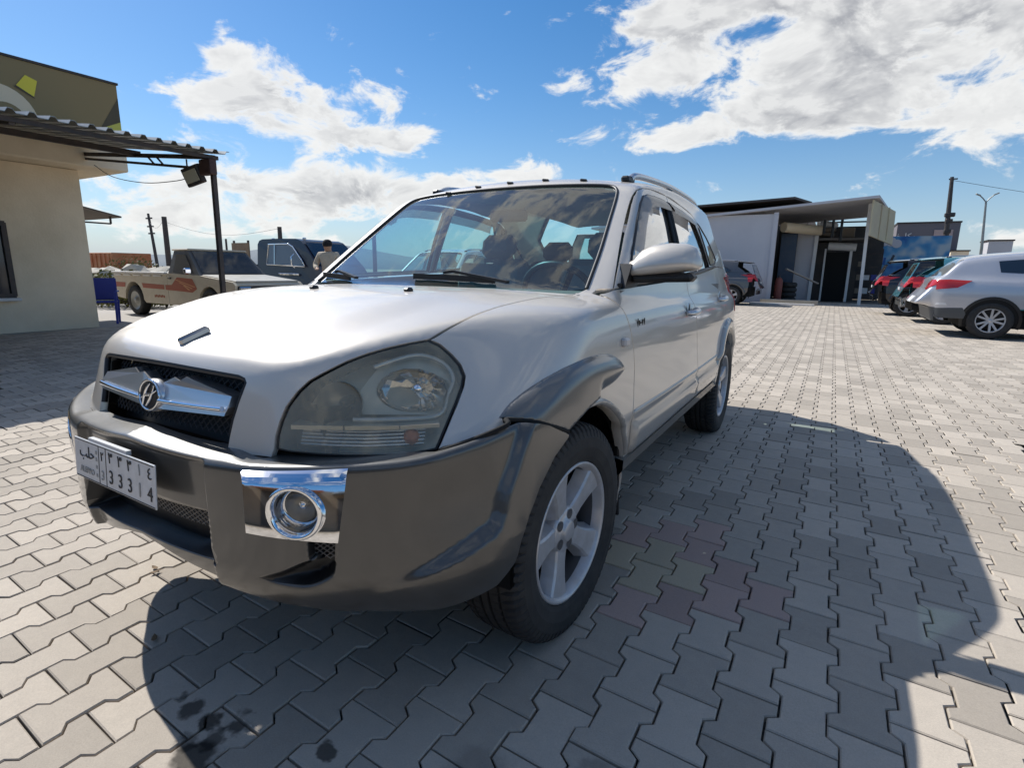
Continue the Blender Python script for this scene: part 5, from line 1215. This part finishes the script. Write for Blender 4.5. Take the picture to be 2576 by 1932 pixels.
for x in (-.9, .5): MB().lathe([(0, .05), (.05, .04), (.06, 0), (0, 0)], 10, None, (x, -.5, 1.95)).build('roof_lamp', M_CHROME, tk)

# ------------------------------------------------------------------ man in a beige jacket, seen from behind
def skin_body(name, pts, edges, m_, parent, sub=2):
    me = bpy.data.meshes.new(name); me.from_pydata([p[:3] for p in pts], edges, []); o = bpy.data.objects.new(name, me); COL.objects.link(o)
    sk_ = o.modifiers.new('skin', 'SKIN'); sub_ = o.modifiers.new('sub', 'SUBSURF'); sub_.levels = sub; sub_.render_levels = sub
    for v, p in zip(me.skin_vertices[0].data, pts): v.radius = (p[3], p[4] if len(p) > 4 else p[3])
    me.skin_vertices[0].data[0].use_root = True
    dg = bpy.context.evaluated_depsgraph_get(); m2 = bpy.data.meshes.new_from_object(o.evaluated_get(dg)); bpy.data.objects.remove(o)
    m2.name = name; m2.materials.clear(); m2.materials.append(m_); m2.polygons.foreach_set('use_smooth', [True]*len(m2.polygons)); return link(bpy.data.objects.new(name, m2), parent)
M_SKIN = mat('skin', (.36, .22, .15), .6); M_JACKET = mat('beige_jacket', (.50, .43, .33), .9, noise=(9, (.40, .34, .26), .7), bump=(25, .5, .02)); M_TROUS = mat('dark_trousers', (.05, .05, .06), .9); M_HAIR = mat('black_knit', (.012, .012, .014), .95)
ps = empty('person', (-9.1, 8.0, 0), R(35), label='man in beige jacket and black cap, back turned, beside the blue truck', category='person')
B = [(0, 0, .95, .13, .16), (0, 0, 1.15, .12, .15), (0, 0, 1.38, .13, .18), (0, .01, 1.50, .06), (0, -.03, 1.60, .085), (0, -.045, 1.70, .085), (.19, 0, 1.42, .06), (.27, -.06, 1.17, .045), (.20, -.27, 1.10, .035), (.17, -.34, 1.10, .028), (-.19, 0, 1.42, .06), (-.29, -.03, 1.17, .045), (-.22, -.24, 1.10, .035), (-.19, -.31, 1.10, .028), (.10, 0, .88, .09), (.11, -.02, .48, .06), (.11, .02, .09, .045), (.12, -.14, .04, .04), (-.10, 0, .88, .09), (-.11, 0, .48, .06), (-.11, .03, .09, .045), (-.12, -.13, .04, .04)]
E_ = [(0, 1), (1, 2), (2, 3), (3, 4), (4, 5), (2, 6), (6, 7), (7, 8), (8, 9), (2, 10), (10, 11), (11, 12), (12, 13), (0, 14), (14, 15), (15, 16), (16, 17), (0, 18), (18, 19), (19, 20), (20, 21)]
for w_, s_ in ((9, 1), (13, -1)):                       # five fingers a hand
    x0, y0_, z0 = B[w_][:3]
    for k, (dx, dy, ln) in enumerate(((-.030, -.012, .05), (-.020, -.03, .075), (-.004, -.034, .085), (.012, -.03, .078), (.026, -.022, .062))):
        i0 = len(B); B.append((x0+s_*dx, y0_+dy, z0, .011)); B.append((x0+s_*dx*1.1, y0_+dy-ln*.6, z0-.004, .009)); B.append((x0+s_*dx*1.1, y0_+dy-ln*.9, z0-.022, .008)); E_ += [(w_, i0), (i0, i0+1), (i0+1, i0+2)]
B.append((0, -.115, 1.645, .022)); E_.append((4, len(B)-1)); B += [(.088, -.04, 1.64, .018), (-.088, -.04, 1.64, .018)]; E_ += [(4, len(B)-2), (4, len(B)-1)]
bd = skin_body('body', B, E_, M_SKIN, ps)
skin_body('jacket', [(0, 0, .86, .165, .205), (0, 0, 1.15, .155, .195), (0, 0, 1.38, .155, .21), (0, .005, 1.49, .10), (.20, 0, 1.43, .085), (.29, -.06, 1.17, .07), (.205, -.255, 1.10, .055), (-.20, 0, 1.43, .085), (-.31, -.03, 1.17, .07), (-.225, -.225, 1.10, .055)], [(0, 1), (1, 2), (2, 3), (2, 4), (4, 5), (5, 6), (2, 7), (7, 8), (8, 9)], M_JACKET, ps)
skin_body('trousers', [(0, 0, .92, .15, .18), (.10, 0, .84, .11), (.11, -.02, .48, .085), (.11, .02, .10, .075), (-.10, 0, .84, .11), (-.11, 0, .48, .085), (-.11, .03, .10, .075)], [(0, 1), (1, 2), (2, 3), (0, 4), (4, 5), (5, 6)], M_TROUS, ps)
MB().lathe([(.112, -.04), (.115, .0), (.108, .05), (.08, .09), (.04, .108), (0, .112)], 20, Matrix.Rotation(R(10), 3, 'X'), (0, -.035, 1.68)).build('cap', M_HAIR, ps)
# ------------------------------------------------------------------ right: white shed with its open canopy and shop clutter
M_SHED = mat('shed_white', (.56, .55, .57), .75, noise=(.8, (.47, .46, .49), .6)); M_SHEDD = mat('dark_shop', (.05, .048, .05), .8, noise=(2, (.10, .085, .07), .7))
shed = empty('white_shed', (-2, 26, 0), label='white panelled shed with open-fronted canopy bay beside the parked cars', category='shed')
def sp_(name, m_, f, par=shed):
    o = f.build(name, m_); o.parent = par; o.matrix_parent_inverse = Matrix.Translation(-Vector(par.location)); return o
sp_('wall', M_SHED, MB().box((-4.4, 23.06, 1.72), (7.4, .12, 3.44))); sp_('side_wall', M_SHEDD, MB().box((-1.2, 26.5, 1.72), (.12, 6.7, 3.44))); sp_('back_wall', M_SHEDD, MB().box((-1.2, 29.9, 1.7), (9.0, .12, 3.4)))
V = [(-8.4, 22.8, 3.02), (2.55, 22.8, 3.86), (3.45, 29.9, 3.86), (-8.4, 29.9, 3.02)]; V += [(x, y, z+.09) for x, y, z in V]
o = mesh_obj('roof', V, [(0, 3, 2, 1), (4, 5, 6, 7), (0, 1, 5, 4), (1, 2, 6, 5), (2, 3, 7, 6), (3, 0, 4, 7)], M_SHED, smooth=False); ch(o, shed)
sp_('corner_post', M_SHED, MB().box((-.75, 22.98, 1.74), (.16, .16, 3.5)))
sp_('post', M_WHITEP, MB().bar((2.42, 24, 0), (2.34, 24, 3.8), .11)); sp_('post', M_WHITEP, MB().bar((.62, 25.6, 0), (.66, 25.6, 3.3), .13))
sp_('fascia_rail', M_STEEL, MB().bar((1.2, 27.5, 3.42), (3.2, 27.5, 3.42), .06))
M_BOARD = mat('faded_board', (.56, .50, .33), .8, noise=(1.3, (.50, .42, .30), .9))
fb = empty('faded_sign', (2.8, 24, 2.2), label='faded yellowish sign panel hanging from the shed canopy corner', category='sign')
V = [(2.38, 22.95, 2.56), (3.32, 26.2, 2.36), (3.27, 26.2, 3.68), (2.36, 22.95, 3.80)]; V += [(x+.05, y-.02, z) for x, y, z in V]
o = mesh_obj('panel', V, [(0, 1, 2, 3), (7, 6, 5, 4), (0, 3, 7, 4), (1, 5, 6, 2), (2, 6, 7, 3), (0, 4, 5, 1)], M_BOARD, smooth=False); ch(o, fb)
for t in (.33, .66): ch(MB().bar((2.38+.94*t+.06, 22.95+3.25*t-.04, 2.5), (2.37+.92*t+.06, 22.95+3.25*t-.04, 3.74), .03).build('batten', M_BOARD), fb)
# inside the bay: shutter drums, kiosk, curtain wall
ki = empty('shop_kiosk', (1.2, 27.5, 0), label='dark shop kiosk with roller shutter box under the shed canopy', category='kiosk')
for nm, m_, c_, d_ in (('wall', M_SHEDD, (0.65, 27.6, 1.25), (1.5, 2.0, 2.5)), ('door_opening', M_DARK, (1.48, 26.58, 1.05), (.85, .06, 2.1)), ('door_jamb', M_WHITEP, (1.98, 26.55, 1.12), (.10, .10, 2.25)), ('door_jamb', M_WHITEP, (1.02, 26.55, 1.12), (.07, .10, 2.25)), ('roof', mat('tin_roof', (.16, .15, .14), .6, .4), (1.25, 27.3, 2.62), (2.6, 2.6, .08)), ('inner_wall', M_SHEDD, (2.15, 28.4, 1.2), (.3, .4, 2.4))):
    sp_(nm, m_, MB().box(c_, d_), ki)
sp_('shutter_drum', M_WHITEP, MB().tube([(1.1, 26.55, 2.36), (2.15, 26.55, 2.30)], .17, 14), ki)
sp_('shutter_drum', M_CREAM, MB().tube([(-.55, 24.2, 3.02), (.75, 25.6, 2.95)], .20, 14), shed)
sp_('shutter', M_SHED, MB().box((.30, 25.7, 1.45), (.75, .05, 2.9)), shed); sp_('bay_curtain', mat('blue_curtain', (.06, .09, .14), .8, noise=(3, (.10, .12, .15), .8)), MB().box((-.35, 25.0, 1.5), (.60, .05, 2.6)), shed)
for i, (x, y, z, r) in enumerate(((1.00, 26.6, 2.83, .30), (1.02, 26.65, 3.03, .31))):
    MB().lathe([(r*.55, -.09), (r*.8, -.10), (r, -.05), (r, .05), (r*.8, .10), (r*.55, .09)], 22, None, (x, y, z), closed=True).build('old_tyre', mat('dusty_tyre', (.20, .165, .13), .9) if 'dusty_tyre' not in bpy.data.materials else bpy.data.materials['dusty_tyre'], label=('dusty old tyre lying on the kiosk roof', 'dusty old tyre on top of another tyre on the kiosk roof')[i], category='tyre', group='tyres on the kiosk roof')
MB().box((1.0, 26.7, 3.26), (.75, .5, .28), Matrix.Rotation(R(7), 3, 'Y'), .10).build('white_sack', M_WHITEP, label='crumpled white sack on the tyres above the kiosk', category='sack')
MB().box((1.75, 26.7, 2.90), (.55, .5, .42), None, .03).build('cardboard_box', mat('cardboard', (.25, .20, .15), .9), label='brown carton on the kiosk roof beside the tyres', category='box')
MB().bar((-.25, 23.6, 1.35), (.92, 24.4, .78), .14, .04).build('loose_plank', mat('plank', (.40, .34, .28), .8), label='loose plank slanting across the shed bay opening', category='plank')
MB().box((.05, 22.4, .09), (2.0, .30, .16), None, .01).build('kerb_step', M_ROCK, label='low concrete step in front of the white shed bay', category='step')
MB().box((-.15, 21.7, .03), (2.2, .22, .06)).build('lying_beam', M_WHITEP, label='white timber beam lying on the pavers before the shed', category='beam')
# mural wall
def mural():
    m = bpy.data.materials.new('mural'); m.use_nodes = True; t = m.node_tree; p = t.nodes['Principled BSDF']; p.inputs['Roughness'].default_value = .8
    co = N(t, 'ShaderNodeTexCoord').outputs['Object']; n = N(t, 'ShaderNodeTexNoise'); n.inputs['Scale'].default_value = 1.1; n.inputs['Detail'].default_value = 2; L(t, co, n.inputs['Vector'])
    r = N(t, 'ShaderNodeValToRGB'); e = r.color_ramp.elements; e[0].position = .36; e[0].color = (.03, .13, .36, 1); e[1].position = .62; e[1].color = (.45, .52, .55, 1); k = e.new(.50); k.color = (.09, .30, .52, 1); L(t, n.outputs[0], r.inputs[0]); L(t, r.outputs[0], p.inputs['Base Color']); return m
mw = empty('mural_wall', (4, 31.5, 0), label='wall painted with a blue mural behind the shed canopy', category='wall')
sp_('painted_panel', mural(), MB().box((3.9, 31.5, 2.05), (4.2, .15, 1.9)), mw); sp_('plinth', M_SHEDD, MB().box((3.9, 31.5, .55), (4.2, .2, 1.1)), mw)
q = random.Random(4)
for i in range(5):
    x = 2.95+.24*i; r = .13+.09*q.random(); sp_('painted_bubble', M_SHED, MB().lathe([(r, .0), (0, .004)], 18, rot_to((0, -1, 0)), (x, 31.415-.002*i, 2.62+.16*q.random())), mw)
for i in range(6): sp_('painted_letter', M_NAVY if i % 2 else mat('mural_blue', (.02, .10, .34), .7), MB().box((2.3+.30*i, 31.41, 1.75+.08*(i % 3)), (.10, .02, .34+.1*(i % 2)), Matrix.Rotation(R(12*(i % 3)-8), 3, 'Y')), mw)
# brown building behind, billboard building
bb = empty('brown_hall', (-4, 40, 0), label='brown hall with a low pitched roof rising behind the white shed', category='building')
sp_('wall', mat('brown_wall', (.20, .14, .10), .85, noise=(.5, (.28, .21, .15), .8)), MB().box((-4.6, 40, 2.35), (9.0, 12, 4.7)), bb)
V = [(-9.6, 33.7, 4.85), (-.9, 33.7, 5.22), (-.1, 35.0, 5.05), (-.1, 46.5, 5.05), (-9.6, 46.5, 4.85)]; V += [(x, y, z+.12) for x, y, z in V]
ch(mesh_obj('roof', V, [(4, 3, 2, 1, 0), (5, 6, 7, 8, 9)]+[(i, (i+1) % 5, 5+(i+1) % 5, 5+i) for i in range(5)], M_STEEL, smooth=False), bb)
for i, x in enumerate((-6.8, -5.4, -3.2)): sp_('wall_panel', (M_CREAM, M_RENDER, M_BOARD)[i], MB().box((x, 33.97, 4.15), (1.1, .06, .7)), bb)
ad = empty('billboard_building', (6.4, 48, 0), label='grey building front with Arabic billboard lettering and posters behind the cars', category='building')
sp_('front', mat('billboard_grey', (.17, .15, .16), .7), MB().box((6.5, 48, 2.3), (3.4, 6, 4.6)), ad)
sp_('poster', mat('poster_pale', (.50, .46, .48), .6), MB().box((5.6, 44.96, 1.95), (1.5, .06, 1.0)), ad); sp_('poster', mat('poster_pink', (.52, .38, .34), .6), MB().box((7.35, 44.96, 3.05), (1.0, .06, 2.2)), ad); sp_('poster', mat('poster_blue', (.28, .36, .46), .6), MB().box((6.35, 44.95, 2.75), (.65, .06, 1.7)), ad)
sp_('roof_edge', M_STEEL, MB().box((6.5, 48, 4.64), (3.5, 6.1, .1)), ad)
for i, tx in enumerate(('\uFED4\uFEF4\uFEE0\uFEDB\uFEE3', '\uFEB0\uFEF3\uFE98\uFEE7\uFE8E')):
    o = text_mesh('billboard_word', tx, .55, M_WHITEP, None, Matrix.Translation((5.35, 44.9, 3.75-.55*i)) @ Matrix.Rotation(R(90), 4, 'X'), depth=.01); ch(o, ad)
# poles on the right
rp = empty('power_pole', (6.1, 34, 0), label='dark power pole with transformer gear behind the parked cars', category='pole')
MB().tube([(.12, 0, 0), (0, 0, 3), (-.16, 0, 5.95)], [.16, .13, .08], 10).build('shaft', M_STEEL, rp)
for z, w_ in ((4.15, .42), (3.85, .30), (3.35, .3)): MB().box((0, 0, z), (w_, .25, .20), None, .03).build('gear_box', M_STEEL, rp)
MB().box((-.1, 0, 5.85), (.35, .06, .06)).build('crossarm', M_STEEL, rp)
sl = empty('street_lamp', (8.6, 40, 0), label='tall grey street lamp with two arms behind the silver hatch', category='street lamp')
MB().tube([(.1, 0, 0), (0, 0, 2.8), (-.18, 0, 5.35)], [.09, .075, .05], 10).build('pole', M_TIN, sl)
for s_ in (-1, 1): MB().tube([(-.18, 0, 5.3), (-.18+s_*.15, 0, 5.5), (-.18+s_*.32, 0, 5.68)], .03, 6).build('arm', M_TIN, sl); MB().box((-.18+s_*.40, 0, 5.72), (.26, .14, .07), Matrix.Rotation(R(-25*s_), 3, 'Y'), .02).build('lamp_head', M_TIN, sl)
pts = [tuple(Vector((5.95, 34, 5.8)).lerp(Vector((26, 38, 6.2)), t)+Vector((0, 0, -1.6*math.sin(math.pi*t)))) for t in np.linspace(0, 1, 14)]
MB().tube(pts, .011, 4).build('overhead_wire', M_BLACK, label='long sagging wire leaving the dark power pole', category='wire')
for i, (x, y, w_, h_, m_) in enumerate(((9.6, 42, 1.1, 3.2, M_SHED), (8.1, 44, .9, 2.7, M_RENDER), (14.5, 46, 1.0, 2.9, M_SHEDD))):
    e = empty('roof_block', (x, y, 0), label=('pale slim block by the street lamp foot', 'small cream block left of the street lamp foot', 'dark distant block with a flat top past the street lamp')[i], category='building'); MB().box((0, 0, h_/2), (w_, 2, h_)).build('wall', m_, e); MB().box((0, 0, h_+.04), (w_+.12, 2.1, .08)).build('parapet', M_STEEL, e)

# ------------------------------------------------------------------ parked cars: three in a row at the right, one by the shed
def repaint(o, table):
    for sl_ in o.material_slots:
        if sl_.material and sl_.material.name in table: mm = table[sl_.material.name]; sl_.link = 'OBJECT'; sl_.material = mm
    for c_ in o.children: repaint(c_, table)
SKIP = ('license_plate', 'grille', 'hood_ornament', 'wiper', 'steering', 'washer', 'roof_marker', 'door_badge', 'seat', 'rear_view', 'side_repeater', 'dashboard')
def car_copy(loc, rz, table, label):
    r = suv.copy(); link(r); r.location = loc; r.rotation_euler = (0, 0, rz); r['label'] = label; r['category'] = 'car'; r['group'] = 'parked background cars'
    for c_ in suv.children:
        if not c_.name.startswith(SKIP): copy_tree(c_, r)
    repaint(r, table); return r
M_TEAL = paint_mat('teal_paint', (.09, .34, .40), dust=.12); M_BLK = paint_mat('black_paint', (.010, .010, .014), dust=.05); M_GRY = paint_mat('graphite_paint', (.085, .085, .09), dust=.15); M_GBUMP = paint_mat('grey_bumper', (.30, .30, .28), dust=.2)
# rear plates only on the copies
def rear_plate(car):
    pl = MB(); pl.box((0, 3.505, .80), (.40, .012, .11)); pl.build('rear_plate', M_WHITE, car)
cA = car_copy((6.46, 15.95, 0), R(-90)+math.pi, {'silver_paint': M_TEAL, 'bumper_paint': M_GBUMP, 'cladding_paint': M_GBUMP}, 'teal SUV with grey bumper parked between the silver and black SUVs')
cB = car_copy((6.0, 18.60, 0), R(-90)+math.pi, {'silver_paint': M_BLK, 'bumper_paint': M_BLK, 'cladding_paint': M_BLK}, 'black SUV parked at the end of the row beyond the teal one')
cC = car_copy((-4.35, 20.9, 0), R(-90), {'silver_paint': M_GRY, 'bumper_paint': M_GRY, 'cladding_paint': M_GRY}, 'dark grey SUV parked in front of the white shed wall')
M_WHT = paint_mat('white_car_paint', (.66, .66, .65), rough=.4, metal=.05, dust=.1)
cD = car_copy((-6.65, 8.3, 0), R(4), {'silver_paint': M_WHT, 'bumper_paint': M_GBUMP, 'cladding_paint': M_WHT}, 'white SUV parked beyond and seen through the windscreen of the silver SUV')
for c_ in (cA, cB, cC): rear_plate(c_)

# the near silver hatch of the row: its own body surface, nose towards -Y in its own axes
sp_plan = spl([-.75, -.4, .2, 1.0, 2.2, 2.9, 3.25, 3.48, 3.60], [.62, .80, .90, .915, .92, .915, .895, .84, .72])
sp_prof = spl([.25, .4, .6, .8, .95, 1.05, 1.14], [-.05, -.015, 0, .005, -.012, -.04, -.085])
sp_roof = spl([.9, 1.3, 1.8, 2.4, 2.9, 3.25], [1.50, 1.58, 1.625, 1.60, 1.545, 1.48])
def f_sp(P):
    x = np.abs(P[:, 0]); y = P[:, 1]; z = P[:, 2]
    hood = z-(.98+.12*sstep(-.7, .9, y)+.03*sstep(2.0, 3.0, y)-.05*(x/.8)**2)
    low = smax(.03, hood, x-sp_plan(y)-sp_prof(z), y-(3.58-.10*np.abs(z-.80)**1.2*2), -.80-y+.3*np.maximum(z-.7, 0), .18-z)
    gr_ = smax(.03, z-(sp_roof(y)-.05*(x/.55)**2), x-(.85-.40*np.maximum(z-1.05, 0))-(-.03*sstep(2.6, 3.3, y)), (.35+(z-1.02)*1.5-y)*.55, (y-(3.52-(z-1.0)*.80))*.75, .6-z)
    return smin(.035, low, gr_)
hb = empty('silver_hatch_suv', (6.68, 12.60, 0), math.pi/2, label='clean silver SUV with red wraparound tail lamps parked nearest in the row', category='car', group='parked background cars')
CS = Chart((0, 1.6, .75), (0, 0, 1), f_sp); SX = AxisChart(0, 1.6, f_sp); SY = AxisChart(1, 4.6, f_sp)
sxp = lambda l: SX.to3(np.array(l, float)); syp = lambda l: SY.to3(np.array(l, float))
circ3 = lambda cy, cz, r, n=28: [(cy+r*math.cos(2*math.pi*i/n), max(cz+r*math.sin(2*math.pi*i/n), .23)) for i in range(n)]
ring = [(2.2*math.cos(a)*.5, 1.4+2.45*math.sin(a)) for a in np.linspace(0, 2*math.pi, 90, endpoint=False)]
low = []
for a in np.linspace(0, 2*math.pi, 120, endpoint=False):
    d = np.array([[math.sin(a)*1.0, math.cos(a)*1.0, -.16]]); d /= np.linalg.norm(d); low.append((CS.c+d[0]))
sil2 = paint_mat('clean_silver', (.54, .54, .57), dust=.05)
lowp = CS.to3(CS.to2(np.array(low)))
body = panel('body', CS, lowp, sil2, hb, sp=.045, bsp=.03, depth=0, inset=0, flange=False)[0]
def overlay(name, chart, pts, m_, iso=.004, both=False, sp=.05, par=hb): return panel(name, chart, chart.to3(np.array(pts, float)), m_, par, sp=sp, bsp=sp*.6, depth=.01, inset=0, iso=iso, both=both)
for wy in (0, 2.63):
    overlay('wheel_well_shade', SX, arc(wy, .33, .40, -18, 198, 28), M_DARK, .003, True)  # dark disc laid on the uncut body as the shaded wheel opening
    rng = arc(wy, .33, .40, -18, 198, 24)+arc(wy, .33, .45, 198, -18, 24); overlay('arch_trim', SX, rng, M_BLACK, .010, True, .04)
overlay('side_window', SX, [(1.0, 1.16), (1.35, 1.40), (1.7, 1.47), (2.2, 1.46), (2.62, 1.42), (2.58, 1.22), (1.6, 1.17)], M_DGLASS, .004, True)
overlay('rear_window', SY, [(-.64, 1.15), (.64, 1.15), (.69, 1.22), (.56, 1.45), (-.56, 1.45), (-.69, 1.22)], mat('hatch_glass', (.16, .16, .17), .08, 0, .5), .004)
overlay('tail_lamp', SY, [(.42, 1.00), (.47, .90), (.70, .88), (.86, .98), (.86, 1.07), (.60, 1.07)], M_RED, .012, True, .03)
overlay('tail_lamp_wing', SX, [(3.50, .89), (3.50, 1.07), (3.30, 1.08), (2.98, 1.06), (3.18, .93)], M_RED, .012, True, .03)
overlay('bumper_skirt', SY, [(-.82, .30), (.82, .30), (.86, .55), (-.86, .55)], mat('grey_skirt', (.07, .075, .08), .5), .012)
overlay('bumper_skirt', SX, [(3.02, .36), (3.45, .36), (3.5, .54), (3.06, .56), (3.0, .45)], bpy.data.materials['grey_skirt'], .012, True)
overlay('rear_plate', SY, [(-.26, .62), (.26, .62), (.26, .74), (-.26, .74)], M_WHITE, .008); overlay('reflector', SX, [(3.30, .60), (3.48, .60), (3.46, .64), (3.32, .64)], M_WHITEP, .006, True, .02)
for s_ in (1, -1):
    x_ = sxp([(2.05, 1.02)])[0][0]; MB().tube([(s_*(x_-.005), 1.93, 1.02), (s_*(x_+.03), 1.97, 1.02), (s_*(x_+.03), 2.12, 1.025), (s_*(x_-.005), 2.17, 1.025)], .014, 8).build('door_handle', M_SATIN, hb)
    for wy in (0, 2.63):
        w_ = road_wheel(hb, (0, 0, 0), .345, .22, -1, True, M_ALLOY); w_.location = (s_*.83, wy, .345); w_.rotation_euler = (0, 0, R(90*s_))
    MB().tube([(s_*.62, y, 1.62) for y in (1.3, 2.4)], .018, 8).build('roof_rail', M_SATIN, hb) if False else None
MB().box((0, 1.4, .30), (1.5, 3.2, .2)).build('underbody', M_DARK, hb)

# ------------------------------------------------------------------ unseen shop row added behind the camera for the chrome and lacquer to reflect
sr = empty('added_shop_row', (0, -9.5, 0), label='added row of brown shop fronts behind the camera for the chrome to mirror', category='building')
MB().box((0, 0, 1.2), (34, 3, 2.4)).build('wall', mat('row_wall', (.22, .17, .12), .9, noise=(.5, (.32, .25, .18), .8)), sr)
for i in range(9):
    MB().box((-15.2+3.8*i, 1.52, 1.0), (2.6, .08, 2.0)).build('shop_opening', M_SHEDD, sr); MB().box((-15.2+3.8*i, 2.1, 2.2), (3.2, 1.2, .08), Matrix.Rotation(R(-8), 3, 'X')).build('awning', (M_WHITEP, M_ORANGE, M_TIN)[i % 3], sr)

# clutter under the shed canopy
for i in range(4): MB().lathe([(.17, -.09), (.25, -.10), (.31, -.05), (.31, .05), (.25, .10), (.17, .09)], 22, None, (-.10, 24.0, .11+.20*i), closed=True).build('old_tyre', M_RUBBER, label=('worn black tyre at the bottom of the stack in the shed bay', 'worn black tyre second up the stack in the shed bay', 'worn black tyre third up the stack in the shed bay', 'worn black tyre topping the stack in the shed bay')[i], category='tyre', group='tyre stack in the shed bay')
gc = empty('gas_cylinder', (-.45, 23.5, 0), label='rusty red gas cylinder standing at the shed corner post', category='cylinder')
MB().lathe([(0, .02), (.13, .02), (.15, .06), (.15, .85), (.11, .96), (.05, 1.0)], 18).build('tank', mat('rusty_red', (.22, .06, .045), .6), gc); MB().lathe([(.05, 1.0), (.05, 1.08), (0, 1.08)], 10).build('valve', M_STEEL, gc)
sh2 = empty('metal_shelf', (2.75, 28.6, 0), label='dark metal shelf with cartons against the back of the shed bay', category='shelf')
for z in (.3, .9, 1.5, 2.1): MB().box((0, 0, z), (1.0, .4, .04)).build('shelf_board', M_STEEL, sh2)
for x in (-.48, .48): MB().bar((x, -.18, 0), (x, -.18, 2.3), .05).build('upright', M_STEEL, sh2)
for i in range(7): MB().box((2.45+.28*(i % 3), 28.55, .44+.6*(i // 3)), (.22, .3, .22+.04*(i % 2))).build('carton', (bpy.data.materials['cardboard'], M_WHITEP, M_BLUE)[i % 3], label='small carton on the dark metal shelf in the shed bay', category='box', group='cartons on the shelf')
for i in range(3): MB().tube([(.9+.3*i, 24.6, 3.3), (.9+.3*i, 24.6, 2.75-.15*i)], .05, 8).build('hanging_hose', M_BLACK, label='short black hose hanging from the shed canopy beam', category='hose', group='hoses hanging in the bay')
